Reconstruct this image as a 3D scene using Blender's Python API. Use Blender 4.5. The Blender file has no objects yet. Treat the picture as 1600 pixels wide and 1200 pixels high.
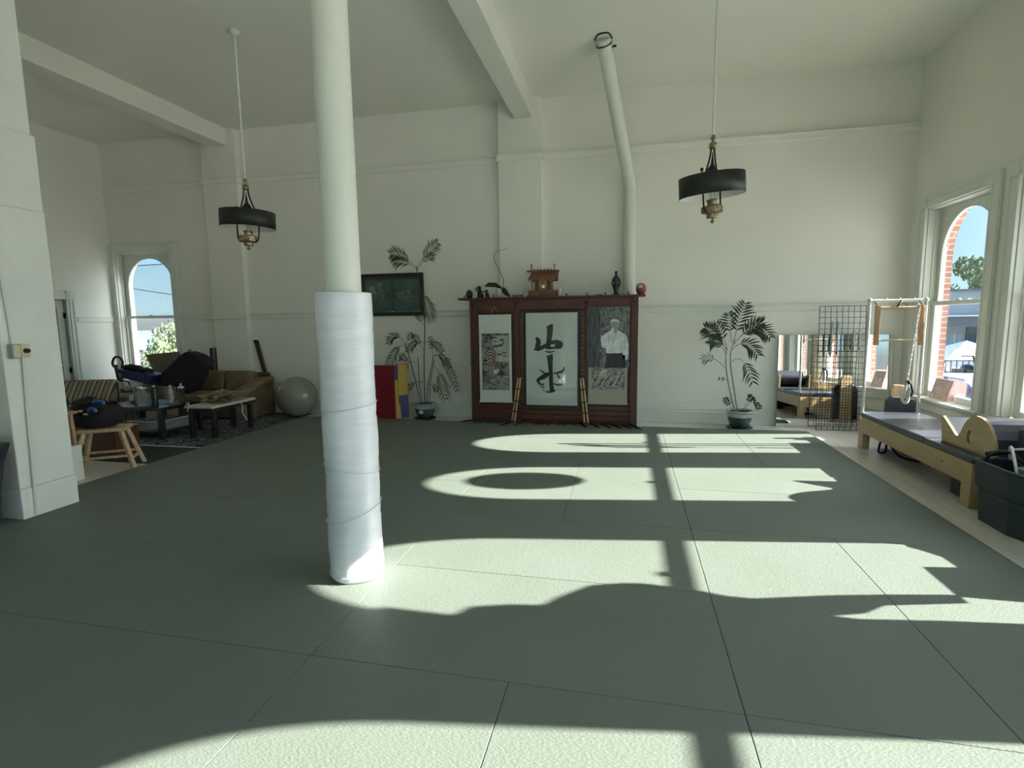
import bpy, bmesh, math, random
from mathutils import Vector, Matrix, Euler
from math import sin, cos, pi, radians, sqrt
S = bpy.context.scene
COL = S.collection

# ------------------------------------------------------------------ camera
cam = bpy.data.cameras.new('camera')
cam.sensor_width = 36.0
cam.lens = 824.945 / 1600 * 36.0
cam.clip_end = 2000
co = bpy.data.objects.new('camera', cam); COL.objects.link(co)
_y, _p, _r = radians(-12.4385), radians(6.961), radians(-0.7514)
_fw = Vector((sin(_y) * cos(_p), cos(_y) * cos(_p), -sin(_p)))
_rt0 = Vector((cos(_y), -sin(_y), 0)); _up0 = _rt0.cross(_fw)
_rt = _rt0 * cos(_r) + _up0 * sin(_r); _up = -_rt0 * sin(_r) + _up0 * cos(_r)
co.matrix_world = Matrix(((_rt.x, _up.x, -_fw.x, 0), (_rt.y, _up.y, -_fw.y, 0),
                          (_rt.z, _up.z, -_fw.z, 1.5), (0, 0, 0, 1)))
S.camera = co

# ------------------------------------------------------------------ world, sun, exposure
SUN_DIR = Vector((2.07, 0.32, 1.0)).normalized()
w = bpy.data.worlds.new('world'); S.world = w; w.use_nodes = True
nt = w.node_tree; nt.nodes.clear()
gc = nt.nodes.new('ShaderNodeTexCoord'); gs = nt.nodes.new('ShaderNodeSeparateXYZ'); ramp = nt.nodes.new('ShaderNodeValToRGB')
e = ramp.color_ramp.elements
e[0].position = 0.0; e[0].color = (0.42, 0.46, 0.48, 1)
e[1].position = 0.02; e[1].color = (0.52, 0.80, 0.92, 1)
k = e.new(0.22); k.color = (0.24, 0.60, 0.98, 1)
k = e.new(0.45); k.color = (0.28, 0.58, 1.02, 1)
k = e.new(1.0); k.color = (0.30, 0.55, 0.95, 1)
bg = nt.nodes.new('ShaderNodeBackground'); bg.inputs['Strength'].default_value = 1.15
wo = nt.nodes.new('ShaderNodeOutputWorld')
nt.links.new(gc.outputs['Generated'], gs.inputs[0]); nt.links.new(gs.outputs[2], ramp.inputs[0])
# bright haze around the sun
dt = nt.nodes.new('ShaderNodeVectorMath'); dt.operation = 'DOT_PRODUCT'; dt.inputs[1].default_value = SUN_DIR
mx0 = nt.nodes.new('ShaderNodeMath'); mx0.operation = 'MAXIMUM'; mx0.inputs[1].default_value = 0.0
pw0 = nt.nodes.new('ShaderNodeMath'); pw0.operation = 'POWER'; pw0.inputs[1].default_value = 8.0
gl0 = nt.nodes.new('ShaderNodeVectorMath'); gl0.operation = 'SCALE'; gl0.inputs[0].default_value = (12.4, 12.6, 12.6)
ad0 = nt.nodes.new('ShaderNodeVectorMath'); ad0.operation = 'ADD'
nt.links.new(gc.outputs['Generated'], dt.inputs[0]); nt.links.new(dt.outputs['Value'], mx0.inputs[0]); nt.links.new(mx0.outputs[0], pw0.inputs[0])
nt.links.new(pw0.outputs[0], gl0.inputs['Scale']); nt.links.new(gl0.outputs[0], ad0.inputs[1]); nt.links.new(ramp.outputs[0], ad0.inputs[0])
nt.links.new(ad0.outputs[0], bg.inputs[0]); nt.links.new(bg.outputs[0], wo.inputs[0])

sl = bpy.data.lights.new('sun', 'SUN'); sl.energy = 36.5; sl.angle = radians(0.55); sl.color = (1.0, 0.955, 0.86)
so = bpy.data.objects.new('sun', sl); COL.objects.link(so)
so.rotation_euler = SUN_DIR.to_track_quat('Z', 'Y').to_euler(); so.location = (20, 3, 10)

S.view_settings.view_transform = 'Standard'; S.view_settings.look = 'None'
S.view_settings.gamma = 1.0; S.view_settings.use_curve_mapping = False
S.view_settings.exposure = 0.0

CEIL = 4.67; FAR = 8.0; RX = 3.567; LX = -9.2; BK = -2.6; FL = -0.04
WIN_Y = [7.0, 5.40, 3.60, 1.89, 0.25, -1.40]

# ------------------------------------------------------------------ materials
M = {}
def mat(name, col, rough=0.6, metal=0.0, noise=None, bump=None, spec=0.5, coat=0, trans=0, emit=None, col2=None, ior=None):
    m = bpy.data.materials.new(name); m.use_nodes = True; t = m.node_tree
    b = t.nodes['Principled BSDF']
    b.inputs['Base Color'].default_value = (*col, 1)
    b.inputs['Roughness'].default_value = rough; b.inputs['Metallic'].default_value = metal
    b.inputs['Specular IOR Level'].default_value = spec
    b.inputs['Coat Weight'].default_value = coat
    b.inputs['Transmission Weight'].default_value = trans
    if ior: b.inputs['IOR'].default_value = ior
    tc = t.nodes.new('ShaderNodeTexCoord')
    if noise:   # (scale, amount)
        n = t.nodes.new('ShaderNodeTexNoise'); n.inputs['Scale'].default_value = noise[0]; n.inputs['Detail'].default_value = 5
        mp = t.nodes.new('ShaderNodeMapping')
        mp.inputs['Scale'].default_value = noise[2] if len(noise) > 2 else (1, 1, 1)
        t.links.new(tc.outputs['Object'], mp.inputs[0]); t.links.new(mp.outputs[0], n.inputs[0])
        cr = t.nodes.new('ShaderNodeValToRGB')
        a = noise[1]; c2 = col2 or tuple(min(1, c * (1 + a)) for c in col)
        cr.color_ramp.elements[0].position = 0.35; cr.color_ramp.elements[1].position = 0.65
        cr.color_ramp.elements[0].color = (*[c * (1 - a) for c in col], 1) if not col2 else (*col, 1)
        cr.color_ramp.elements[1].color = (*c2, 1)
        t.links.new(n.outputs[0], cr.inputs[0]); t.links.new(cr.outputs[0], b.inputs['Base Color'])
    if bump:    # (scale, strength, distance)
        n2 = t.nodes.new('ShaderNodeTexNoise'); n2.inputs['Scale'].default_value = bump[0]; n2.inputs['Detail'].default_value = 4
        mp2 = t.nodes.new('ShaderNodeMapping')
        mp2.inputs['Scale'].default_value = bump[3] if len(bump) > 3 else (1, 1, 1)
        t.links.new(tc.outputs['Object'], mp2.inputs[0]); t.links.new(mp2.outputs[0], n2.inputs[0])
        bp = t.nodes.new('ShaderNodeBump'); bp.inputs['Strength'].default_value = bump[1]; bp.inputs['Distance'].default_value = bump[2]
        t.links.new(n2.outputs[0], bp.inputs['Height']); t.links.new(bp.outputs[0], b.inputs['Normal'])
    M[name] = m
    return m

mat('plaster', (0.84, 0.838, 0.748), 0.75, noise=(0.8, 0.03), bump=(35, 0.15, 0.004))
mat('ceiling_paint', (0.86, 0.86, 0.765), 0.8, noise=(0.6, 0.03), bump=(25, 0.12, 0.004))
mat('trim_paint', (0.76, 0.785, 0.71), 0.42, noise=(3, 0.03), bump=(20, 0.08, 0.002))
mat('panel_paint', (0.70, 0.72, 0.66), 0.5)
mat('pier_paint', (0.76, 0.79, 0.72), 0.6, noise=(4, 0.03), bump=(28, 0.5, 0.006))
mat('column_paint', (0.74, 0.76, 0.66), 0.45, noise=(6, 0.03, (1, 1, .3)), bump=(40, 0.25, 0.003, (1, 1, .4)))
mat('floor_wood', (0.72, 0.69, 0.62), 0.33, noise=(2.5, 0.08, (6, .6, 1)))
mat('rear_floor', (0.175, 0.20, 0.175), 0.6)
mat('black_paint', (0.012, 0.013, 0.013), 0.4)
mat('black_fabric', (0.012, 0.012, 0.016), 0.85, bump=(60, 0.3, 0.004))
mat('black_plastic', (0.015, 0.017, 0.02), 0.35)
mat('tub_plastic', (0.028, 0.042, 0.045), 0.45, bump=(80, 0.15, 0.002))
mat('shade_black', (0.014, 0.016, 0.013), 0.5)
mat('shade_white', (0.75, 0.74, 0.68), 0.6)
mat('iron', (0.02, 0.018, 0.015), 0.4, metal=0.6)
mat('brass', (0.30, 0.25, 0.15), 0.35, metal=0.9, noise=(30, 0.35))
mat('chrome', (0.72, 0.73, 0.74), 0.22, metal=1.0)
mat('white_cord', (0.72, 0.72, 0.66), 0.5)
mat('mirror', (0.86, 0.88, 0.87), 0.01, metal=1.0)
mat('wood_dark', (0.105, 0.032, 0.016), 0.42, noise=(7, 0.35, (1, 1, 8)), bump=(30, 0.1, 0.002, (1, 1, 6)))
mat('wood_post', (0.075, 0.024, 0.014), 0.4, noise=(7, 0.3, (6, 6, .6)))
mat('wood_mid', (0.17, 0.075, 0.035), 0.55, noise=(12, 0.35, (1, 6, 6)))
mat('wood_light', (0.50, 0.36, 0.21), 0.5, noise=(9, 0.18, (6, 6, .7)))
mat('maple', (0.50, 0.36, 0.19), 0.4, noise=(8, 0.10, (4, .5, 4)))
mat('ply_edge', (0.62, 0.48, 0.30), 0.5)
mat('oak', (0.42, 0.25, 0.12), 0.45, noise=(9, 0.2, (5, 5, .6)))
mat('bamboo', (0.52, 0.36, 0.20), 0.5, noise=(6, 0.25))
mat('bamboo_node', (0.05, 0.03, 0.02), 0.6)
mat('vinyl', (0.045, 0.05, 0.065), 0.33, noise=(3, 0.15), bump=(60, 0.12, 0.002))
mat('vinyl_grey', (0.10, 0.115, 0.14), 0.45, noise=(4, 0.1))
mat('paper', (0.62, 0.66, 0.62), 0.8, noise=(5, 0.03), bump=(8, 0.2, 0.01))
mat('paper_tan', (0.36, 0.34, 0.28), 0.8)
mat('ink', (0.012, 0.012, 0.013), 0.7)
mat('ink_grey', (0.14, 0.15, 0.14), 0.8)
mat('photo_dark', (0.05, 0.055, 0.055), 0.6, noise=(28, 0.9), col2=(0.22, 0.23, 0.22))
mat('photo_trunk', (0.10, 0.105, 0.11), 0.6, noise=(22, 0.6, (5, 1, .35)))
mat('photo_white', (0.62, 0.66, 0.66), 0.6, noise=(18, 0.15))
mat('photo_skin', (0.30, 0.31, 0.31), 0.6)
mat('photo_black', (0.022, 0.025, 0.028), 0.6)
mat('paint_bg', (0.035, 0.04, 0.035), 0.8, noise=(14, 0.5), col2=(0.30, 0.32, 0.28))
mat('paint_tiger', (0.22, 0.165, 0.135), 0.8, noise=(20, 0.3))
mat('paint_mist', (0.42, 0.44, 0.39), 0.8, noise=(10, 0.15))
mat('paint_rock', (0.05, 0.055, 0.05), 0.8, noise=(16, 0.5, (1, 1, 3)), col2=(0.42, 0.42, 0.38))
mat('anime_bg', (0.006, 0.024, 0.026), 0.5, noise=(2.2, 0.5, (1, 1, 2)), col2=(0.05, 0.13, 0.12))
mat('anime_fig', (0.09, 0.11, 0.09), 0.5, noise=(20, 0.5))
mat('anime_pale', (0.22, 0.25, 0.24), 0.5)
mat('pot_top', (0.36, 0.40, 0.36), 0.3, noise=(9, 0.2), coat=0.4)
mat('pot_teal', (0.035, 0.075, 0.068), 0.22, noise=(7, 0.35), coat=0.5)
mat('saucer_dark', (0.012, 0.022, 0.02), 0.35)
mat('soil', (0.02, 0.016, 0.012), 0.95, bump=(40, 1, 0.02))
mat('leaf', (0.018, 0.036, 0.013), 0.5, noise=(9, 0.35))
mat('leaf_light', (0.055, 0.09, 0.035), 0.5, noise=(9, 0.35))
mat('stem', (0.05, 0.055, 0.03), 0.6, noise=(30, 0.3))
mat('stem_pale', (0.22, 0.26, 0.20), 0.55, noise=(30, 0.2))
mat('red_vinyl', (0.20, 0.006, 0.015), 0.45)
mat('blue_vinyl', (0.022, 0.035, 0.12), 0.45)
mat('yellow_vinyl', (0.42, 0.25, 0.02), 0.45)
mat('ball_vinyl', (0.24, 0.24, 0.20), 0.25, noise=(3, 0.06), coat=0.2)
mat('suede', (0.22, 0.15, 0.085), 0.9, noise=(5, 0.18), bump=(30, 0.2, 0.004))
mat('suede_dark', (0.10, 0.062, 0.03), 0.9, noise=(5, 0.15))
mat('cardboard', (0.19, 0.155, 0.105), 0.85, noise=(6, 0.08))
mat('label_grey', (0.42, 0.42, 0.40), 0.7)
mat('purple_plastic', (0.035, 0.022, 0.11), 0.4)
mat('straw', (0.26, 0.20, 0.10), 0.8, noise=(40, 0.4), bump=(90, 0.5, 0.004))
mat('cloth_white', (0.60, 0.58, 0.52), 0.8)
mat('blue_bright', (0.02, 0.13, 0.42), 0.4)
mat('grey_cloth', (0.26, 0.27, 0.28), 0.8)
mat('pale_blue', (0.30, 0.36, 0.40), 0.5)
mat('wax', (0.72, 0.72, 0.66), 0.5)
mat('daruma_red', (0.34, 0.07, 0.06), 0.6)
mat('daruma_pale', (0.60, 0.45, 0.38), 0.6)
mat('gold', (0.85, 0.62, 0.35), 0.25, metal=1.0)
mat('switch_cream', (0.62, 0.60, 0.36), 0.5)
mat('switch_grey', (0.34, 0.37, 0.36), 0.5)
mat('pink_card', (0.66, 0.40, 0.40), 0.7, noise=(22, 0.25), col2=(0.78, 0.62, 0.60))
mat('bluegrey_paint', (0.33, 0.42, 0.46), 0.5)
mat('white_metal', (0.70, 0.70, 0.68), 0.35)
mat('clear_plastic', (0.45, 0.50, 0.52), 0.25, noise=(12, 0.3))
mat('mug_white', (0.70, 0.70, 0.70), 0.3)
mat('dark_sheet', (0.022, 0.035, 0.036), 0.8)
mat('asphalt', (0.50, 0.50, 0.48), 0.9, noise=(0.6, 0.12))
mat('pavement', (0.16, 0.17, 0.14), 0.9)
mat('facade_blue', (0.36, 0.42, 0.50), 0.8, noise=(0.8, 0.08))
mat('facade_dark', (0.10, 0.13, 0.17), 0.8)
mat('canvas_white', (0.72, 0.74, 0.78), 0.8)
mat('canvas_blue', (0.16, 0.22, 0.42), 0.7)
mat('tree_leaf', (0.10, 0.16, 0.06), 0.8, noise=(3, 0.4))
mat('tree_leaf_pale', (0.13, 0.18, 0.085), 0.8, noise=(3, 0.4))
mat('trunk', (0.12, 0.09, 0.06), 0.9)
mat('roof_blue', (0.18, 0.27, 0.42), 0.7)
mat('fence_wire', (0.10, 0.10, 0.11), 0.6, metal=0.3)

def glass_mat(name, tint, gloss=0.06):
    m = bpy.data.materials.new(name); m.use_nodes = True; t = m.node_tree; t.nodes.clear()
    o = t.nodes.new('ShaderNodeOutputMaterial'); mx = t.nodes.new('ShaderNodeMixShader')
    tr = t.nodes.new('ShaderNodeBsdfTransparent'); tr.inputs[0].default_value = (*tint, 1)
    gl = t.nodes.new('ShaderNodeBsdfGlossy'); gl.inputs['Roughness'].default_value = 0.02
    lw = t.nodes.new('ShaderNodeLayerWeight'); pw = t.nodes.new('ShaderNodeMath'); pw.operation = 'POWER'; pw.inputs[1].default_value = 5
    fr = t.nodes.new('ShaderNodeMath'); fr.operation = 'MULTIPLY_ADD'; fr.inputs[1].default_value = 0.9; fr.inputs[2].default_value = 0.035
    t.links.new(lw.outputs['Facing'], pw.inputs[0]); t.links.new(pw.outputs[0], fr.inputs[0])
    t.links.new(fr.outputs[0], mx.inputs[0]); t.links.new(tr.outputs[0], mx.inputs[1]); t.links.new(gl.outputs[0], mx.inputs[2])
    t.links.new(mx.outputs[0], o.inputs[0]); M[name] = m
glass_mat('glass', (0.97, 0.985, 0.98)); mat('jar_glass', (0.62, 0.66, 0.68), 0.08, trans=0.75, ior=1.25); glass_mat('bulb_glass', (0.95, 0.93, 0.88))

def tatami_mat():
    m = mat('tatami', (0.40, 0.44, 0.315), 0.55, spec=0.25); t = m.node_tree; b = t.nodes['Principled BSDF']
    tc = t.nodes.new('ShaderNodeTexCoord')
    n = t.nodes.new('ShaderNodeTexNoise'); n.inputs['Scale'].default_value = 1.3; n.inputs['Detail'].default_value = 4
    t.links.new(tc.outputs['Object'], n.inputs[0])
    cr = t.nodes.new('ShaderNodeValToRGB'); cr.color_ramp.elements[0].position = .3; cr.color_ramp.elements[1].position = .7
    cr.color_ramp.elements[0].color = (0.134, 0.161, 0.136, 1); cr.color_ramp.elements[1].color = (0.150, 0.176, 0.153, 1)
    t.links.new(n.outputs[0], cr.inputs[0]); t.links.new(cr.outputs[0], b.inputs['Base Color'])
    # pressed straw weave: short ribs in two directions
    mp = t.nodes.new('ShaderNodeMapping'); mp.inputs['Scale'].default_value = (70, 190, 1)
    br = t.nodes.new('ShaderNodeTexVoronoi'); br.inputs['Scale'].default_value = 1.0
    t.links.new(tc.outputs['Object'], mp.inputs[0]); t.links.new(mp.outputs[0], br.inputs[0])
    n3 = t.nodes.new('ShaderNodeTexNoise'); n3.inputs['Scale'].default_value = 14; n3.inputs['Detail'].default_value = 3
    t.links.new(tc.outputs['Object'], n3.inputs[0])
    add = t.nodes.new('ShaderNodeMath'); add.operation = 'MULTIPLY_ADD'; add.inputs[1].default_value = 0.6
    t.links.new(n3.outputs[0], add.inputs[0]); t.links.new(br.outputs['Distance'], add.inputs[2])
    bp = t.nodes.new('ShaderNodeBump'); bp.inputs['Strength'].default_value = 0.5; bp.inputs['Distance'].default_value = 0.003
    t.links.new(add.outputs[0], bp.inputs['Height']); t.links.new(bp.outputs[0], b.inputs['Normal'])
tatami_mat()

def brick_mat():
    m = mat('brick', (0.4, 0.15, 0.1), 0.85); t = m.node_tree; b = t.nodes['Principled BSDF']
    tc = t.nodes.new('ShaderNodeTexCoord'); sx = t.nodes.new('ShaderNodeSeparateXYZ'); cx = t.nodes.new('ShaderNodeCombineXYZ')
    ad = t.nodes.new('ShaderNodeMath'); ad.operation = 'ADD'
    t.links.new(tc.outputs['Object'], sx.inputs[0]); t.links.new(sx.outputs[0], ad.inputs[0]); t.links.new(sx.outputs[1], ad.inputs[1])
    t.links.new(ad.outputs[0], cx.inputs[0]); t.links.new(sx.outputs[2], cx.inputs[1])
    br = t.nodes.new('ShaderNodeTexBrick'); br.inputs['Scale'].default_value = 1.0
    br.inputs['Brick Width'].default_value = 0.2; br.inputs['Row Height'].default_value = 0.068; br.inputs['Mortar Size'].default_value = 0.007
    br.inputs['Color1'].default_value = (0.34, 0.15, 0.12, 1); br.inputs['Color2'].default_value = (0.27, 0.115, 0.09, 1)
    br.inputs['Mortar'].default_value = (0.42, 0.34, 0.28, 1)
    t.links.new(cx.outputs[0], br.inputs['Vector']); t.links.new(br.outputs[0], b.inputs['Base Color'])
brick_mat()

def stripe_mat(name, cols, scale, axis):
    m = mat(name, cols[0], 0.9); t = m.node_tree; b = t.nodes['Principled BSDF']
    tc = t.nodes.new('ShaderNodeTexCoord'); sx = t.nodes.new('ShaderNodeSeparateXYZ'); t.links.new(tc.outputs['Object'], sx.inputs[0])
    mu = t.nodes.new('ShaderNodeMath'); mu.operation = 'MULTIPLY'; mu.inputs[1].default_value = scale
    fr = t.nodes.new('ShaderNodeMath'); fr.operation = 'FRACT'
    t.links.new(sx.outputs[axis], mu.inputs[0]); t.links.new(mu.outputs[0], fr.inputs[0])
    cr = t.nodes.new('ShaderNodeValToRGB'); cr.color_ramp.interpolation = 'CONSTANT'; e = cr.color_ramp.elements
    e[0].position = 0; e[0].color = (*cols[0], 1); e[1].position = 1.0 / len(cols); e[1].color = (*cols[1], 1)
    for i in range(2, len(cols)):
        k = e.new(i / len(cols)); k.color = (*cols[i], 1)
    t.links.new(fr.outputs[0], cr.inputs[0]); t.links.new(cr.outputs[0], b.inputs['Base Color'])
stripe_mat('stripe', [(0.30, 0.26, 0.18), (0.12, 0.075, 0.05), (0.30, 0.25, 0.17), (0.40, 0.36, 0.27), (0.07, 0.055, 0.045), (0.22, 0.20, 0.13)], 9.0, 0)

def rug_mat():
    m = mat('rug', (0.05, 0.05, 0.07), 0.95); t = m.node_tree; b = t.nodes['Principled BSDF']
    tc = t.nodes.new('ShaderNodeTexCoord')
    n = t.nodes.new('ShaderNodeTexNoise'); n.inputs['Scale'].default_value = 2.6; n.inputs['Detail'].default_value = 1; n.inputs['Distortion'].default_value = 1.6
    t.links.new(tc.outputs['Object'], n.inputs[0])
    mu = t.nodes.new('ShaderNodeMath'); mu.operation = 'MULTIPLY'; mu.inputs[1].default_value = 11
    fr = t.nodes.new('ShaderNodeMath'); fr.operation = 'FRACT'
    cr = t.nodes.new('ShaderNodeValToRGB'); cr.color_ramp.interpolation = 'CONSTANT'; e = cr.color_ramp.elements
    e[0].position = 0; e[0].color = (0.018, 0.02, 0.032, 1); e[1].position = .62; e[1].color = (0.22, 0.22, 0.22, 1)
    t.links.new(n.outputs[0], mu.inputs[0]); t.links.new(mu.outputs[0], fr.inputs[0]); t.links.new(fr.outputs[0], cr.inputs[0]); t.links.new(cr.outputs[0], b.inputs['Base Color'])
rug_mat()

# ------------------------------------------------------------------ mesh helpers
def spline(pts, rs=None, sub=5, closed=False):
    P = [Vector(p) for p in pts]; n = len(P); out = []; ro = []
    for i in range(n if closed else n - 1):
        g = (lambda k: P[k % n]) if closed else (lambda k: P[max(0, min(n - 1, k))])
        p0, p1, p2, p3 = g(i - 1), g(i), g(i + 1), g(i + 2)
        for j in range(sub):
            t = j / sub
            out.append(0.5 * ((2 * p1) + (p2 - p0) * t + (2 * p0 - 5 * p1 + 4 * p2 - p3) * t * t + (3 * p1 - p0 - 3 * p2 + p3) * t ** 3))
            if rs: ro.append(rs[i] * (1 - t) + rs[min(i + 1, n - 1)] * t)
    if not closed:
        out.append(P[-1])
        if rs: ro.append(rs[-1])
    return out, ro
def crumple(b, amp, sc):
    from mathutils import noise
    for i, p in enumerate(b.v): b.v[i] = p + noise.noise_vector(p * sc) * amp + noise.noise_vector(p * sc * 2.7) * amp * .45
    return b
class MB:
    def __init__(s): s.v = []; s.f = []; s.m = []; s.sm = []
    def add(s, vs, fs, mi=0, smooth=False):
        o = len(s.v); s.v += [Vector(p) for p in vs]
        for f in fs: s.f.append([o + i for i in f]); s.m.append(mi); s.sm.append(smooth)
        return s
    def box(s, x0, x1, y0, y1, z0, z1, mi=0):
        return s.add([(x, y, z) for z in (z0, z1) for y in (y0, y1) for x in (x0, x1)],
                     [(0, 2, 3, 1), (4, 5, 7, 6), (0, 1, 5, 4), (2, 6, 7, 3), (0, 4, 6, 2), (1, 3, 7, 5)], mi)
    def obox(s, c, h, R=None, mi=0):
        R = R or Matrix.Identity(3); c = Vector(c)
        vs = [c + R @ Vector((x * h[0], y * h[1], z * h[2])) for z in (-1, 1) for y in (-1, 1) for x in (-1, 1)]
        return s.add(vs, [(0, 2, 3, 1), (4, 5, 7, 6), (0, 1, 5, 4), (2, 6, 7, 3), (0, 4, 6, 2), (1, 3, 7, 5)], mi)
    def bar(s, a, b, wd, th, up=(0, 0, 1), mi=0, taper=1.0):
        a = Vector(a); b = Vector(b); d = (b - a).normalized(); x = d.cross(Vector(up))
        if x.length < 1e-4: x = d.cross(Vector((1, 0, 0)))
        x.normalize(); y = d.cross(x)
        vs = []
        for p, k in ((a, 1), (b, taper)):
            for sx, sy in ((-1, -1), (1, -1), (1, 1), (-1, 1)): vs.append(p + x * sx * wd / 2 * k + y * sy * th / 2 * k)
        return s.add(vs, [(0, 1, 2, 3), (7, 6, 5, 4), (0, 4, 5, 1), (1, 5, 6, 2), (2, 6, 7, 3), (3, 7, 4, 0)], mi)
    def prism(s, pts, vec, mi=0):
        n = len(pts); vec = Vector(vec); a = [Vector(p) for p in pts]
        vs = a + [p + vec for p in a]
        fs = [tuple(range(n)), tuple(range(2 * n - 1, n - 1, -1))] + [(i, (i + 1) % n, n + (i + 1) % n, n + i) for i in range(n)]
        return s.add(vs, fs, mi)
    def tube(s, pts, r, n=8, mi=0, cap=True, smooth=True):
        rs = list(r) if isinstance(r, (list, tuple)) else [r] * len(pts)
        P = [Vector(p) for p in pts]
        if 4 <= len(pts) <= 12 and smooth: P, rs = spline(pts, rs, 4)
        vs = []; fs = []; x = None
        for i, p in enumerate(P):
            d = (P[min(i + 1, len(P) - 1)] - P[max(i - 1, 0)])
            d = d.normalized() if d.length > 1e-9 else Vector((0, 0, 1))
            if x is None:
                x = d.cross(Vector((0, 0, 1)));
                if x.length < 1e-3: x = d.cross(Vector((1, 0, 0)))
            x = (x - d * x.dot(d)).normalized(); y = d.cross(x)
            for k in range(n):
                a = 2 * pi * k / n; vs.append(p + (x * cos(a) + y * sin(a)) * rs[i])
        for i in range(len(P) - 1):
            for k in range(n): fs.append((i * n + k, i * n + (k + 1) % n, (i + 1) * n + (k + 1) % n, (i + 1) * n + k))
        s.add(vs, fs, mi, smooth)
        if cap:
            s.add(vs[:n], [tuple(range(n - 1, -1, -1))], mi); s.add(vs[-n:], [tuple(range(n))], mi)
        return s
    def lathe(s, prof, c=(0, 0, 0), n=24, mi=0, R=None, smooth=True):
        c = Vector(c); R = R or Matrix.Identity(3); vs = []; fs = []
        for (r, z) in prof:
            for k in range(n):
                a = 2 * pi * k / n; vs.append(c + R @ Vector((r * cos(a), r * sin(a), z)))
        for i in range(len(prof) - 1):
            for k in range(n): fs.append((i * n + k, i * n + (k + 1) % n, (i + 1) * n + (k + 1) % n, (i + 1) * n + k))
        return s.add(vs, fs, mi, smooth)
    def ball(s, c, r, n=20, m=12, mi=0, R=None):
        rr = r if isinstance(r, (list, tuple)) else (r, r, r); c = Vector(c); R = R or Matrix.Identity(3)
        vs = []; fs = []
        for i in range(m + 1):
            t = pi * i / m
            for k in range(n):
                a = 2 * pi * k / n; vs.append(c + R @ Vector((rr[0] * max(sin(t), 1e-4) * cos(a), rr[1] * max(sin(t), 1e-4) * sin(a), rr[2] * cos(t))))
        for i in range(m):
            for k in range(n): fs.append((i * n + k, (i + 1) * n + k, (i + 1) * n + (k + 1) % n, i * n + (k + 1) % n))
        return s.add(vs, fs, mi, True)
    def build(s, name, mats, parent=None, bevel=0, xf=None, world=True, seg=2, sub=0):
        if not isinstance(mats, (list, tuple)): mats = [mats]
        vs = [Vector(xf(*p)) for p in s.v] if xf else list(s.v)
        loc = Vector((0, 0, 0))
        if parent is None:
            lo = [min(p[i] for p in vs) for i in range(3)]; hi = [max(p[i] for p in vs) for i in range(3)]
            loc = Vector(((lo[0] + hi[0]) / 2, (lo[1] + hi[1]) / 2, lo[2])); vs = [p - loc for p in vs]
        elif world:
            T = Matrix.Identity(4); o = parent
            while o: T = o.matrix_basis @ T; o = o.parent
            T = T.inverted(); vs = [T @ p for p in vs]
        me = bpy.data.meshes.new(name); me.from_pydata([tuple(p) for p in vs], [], s.f)
        for m_ in mats: me.materials.append(M[m_])
        for i, p in enumerate(me.polygons): p.material_index = s.m[i]; p.use_smooth = s.sm[i]
        bm = bmesh.new(); bm.from_mesh(me); bmesh.ops.recalc_face_normals(bm, faces=bm.faces); bm.to_mesh(me); bm.free()
        o = bpy.data.objects.new(name, me); COL.objects.link(o); o.location = loc
        if parent: o.parent = parent
        if bevel:
            b = o.modifiers.new('bevel', 'BEVEL'); b.width = bevel; b.segments = seg; b.limit_method = 'ANGLE'; b.angle_limit = radians(40)
        if sub:
            b = o.modifiers.new('sub', 'SUBSURF'); b.levels = sub; b.render_levels = sub
        return o

def tag(o, label, cat, group=None):
    o['label'] = label; o['category'] = cat
    if group: o['group'] = group
    return o
def thing(name, label, cat, loc, rz=0, group=None):
    o = bpy.data.objects.new(name, None); COL.objects.link(o); o.location = loc; o.rotation_euler = (0, 0, rz); o.empty_display_size = 0.1
    return tag(o, label, cat, group)
def struct(o): o['kind'] = 'structure'; return o
def stuff(o): o['kind'] = 'stuff'; return o
def sroot(name, loc):
    o = bpy.data.objects.new(name, None); COL.objects.link(o); o.location = loc; return struct(o)
def dup(o, parent=None, **kw):
    c = o.copy(); COL.objects.link(c); c.parent = parent
    for ch in list(o.children): dup(ch, c)
    return c

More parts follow.
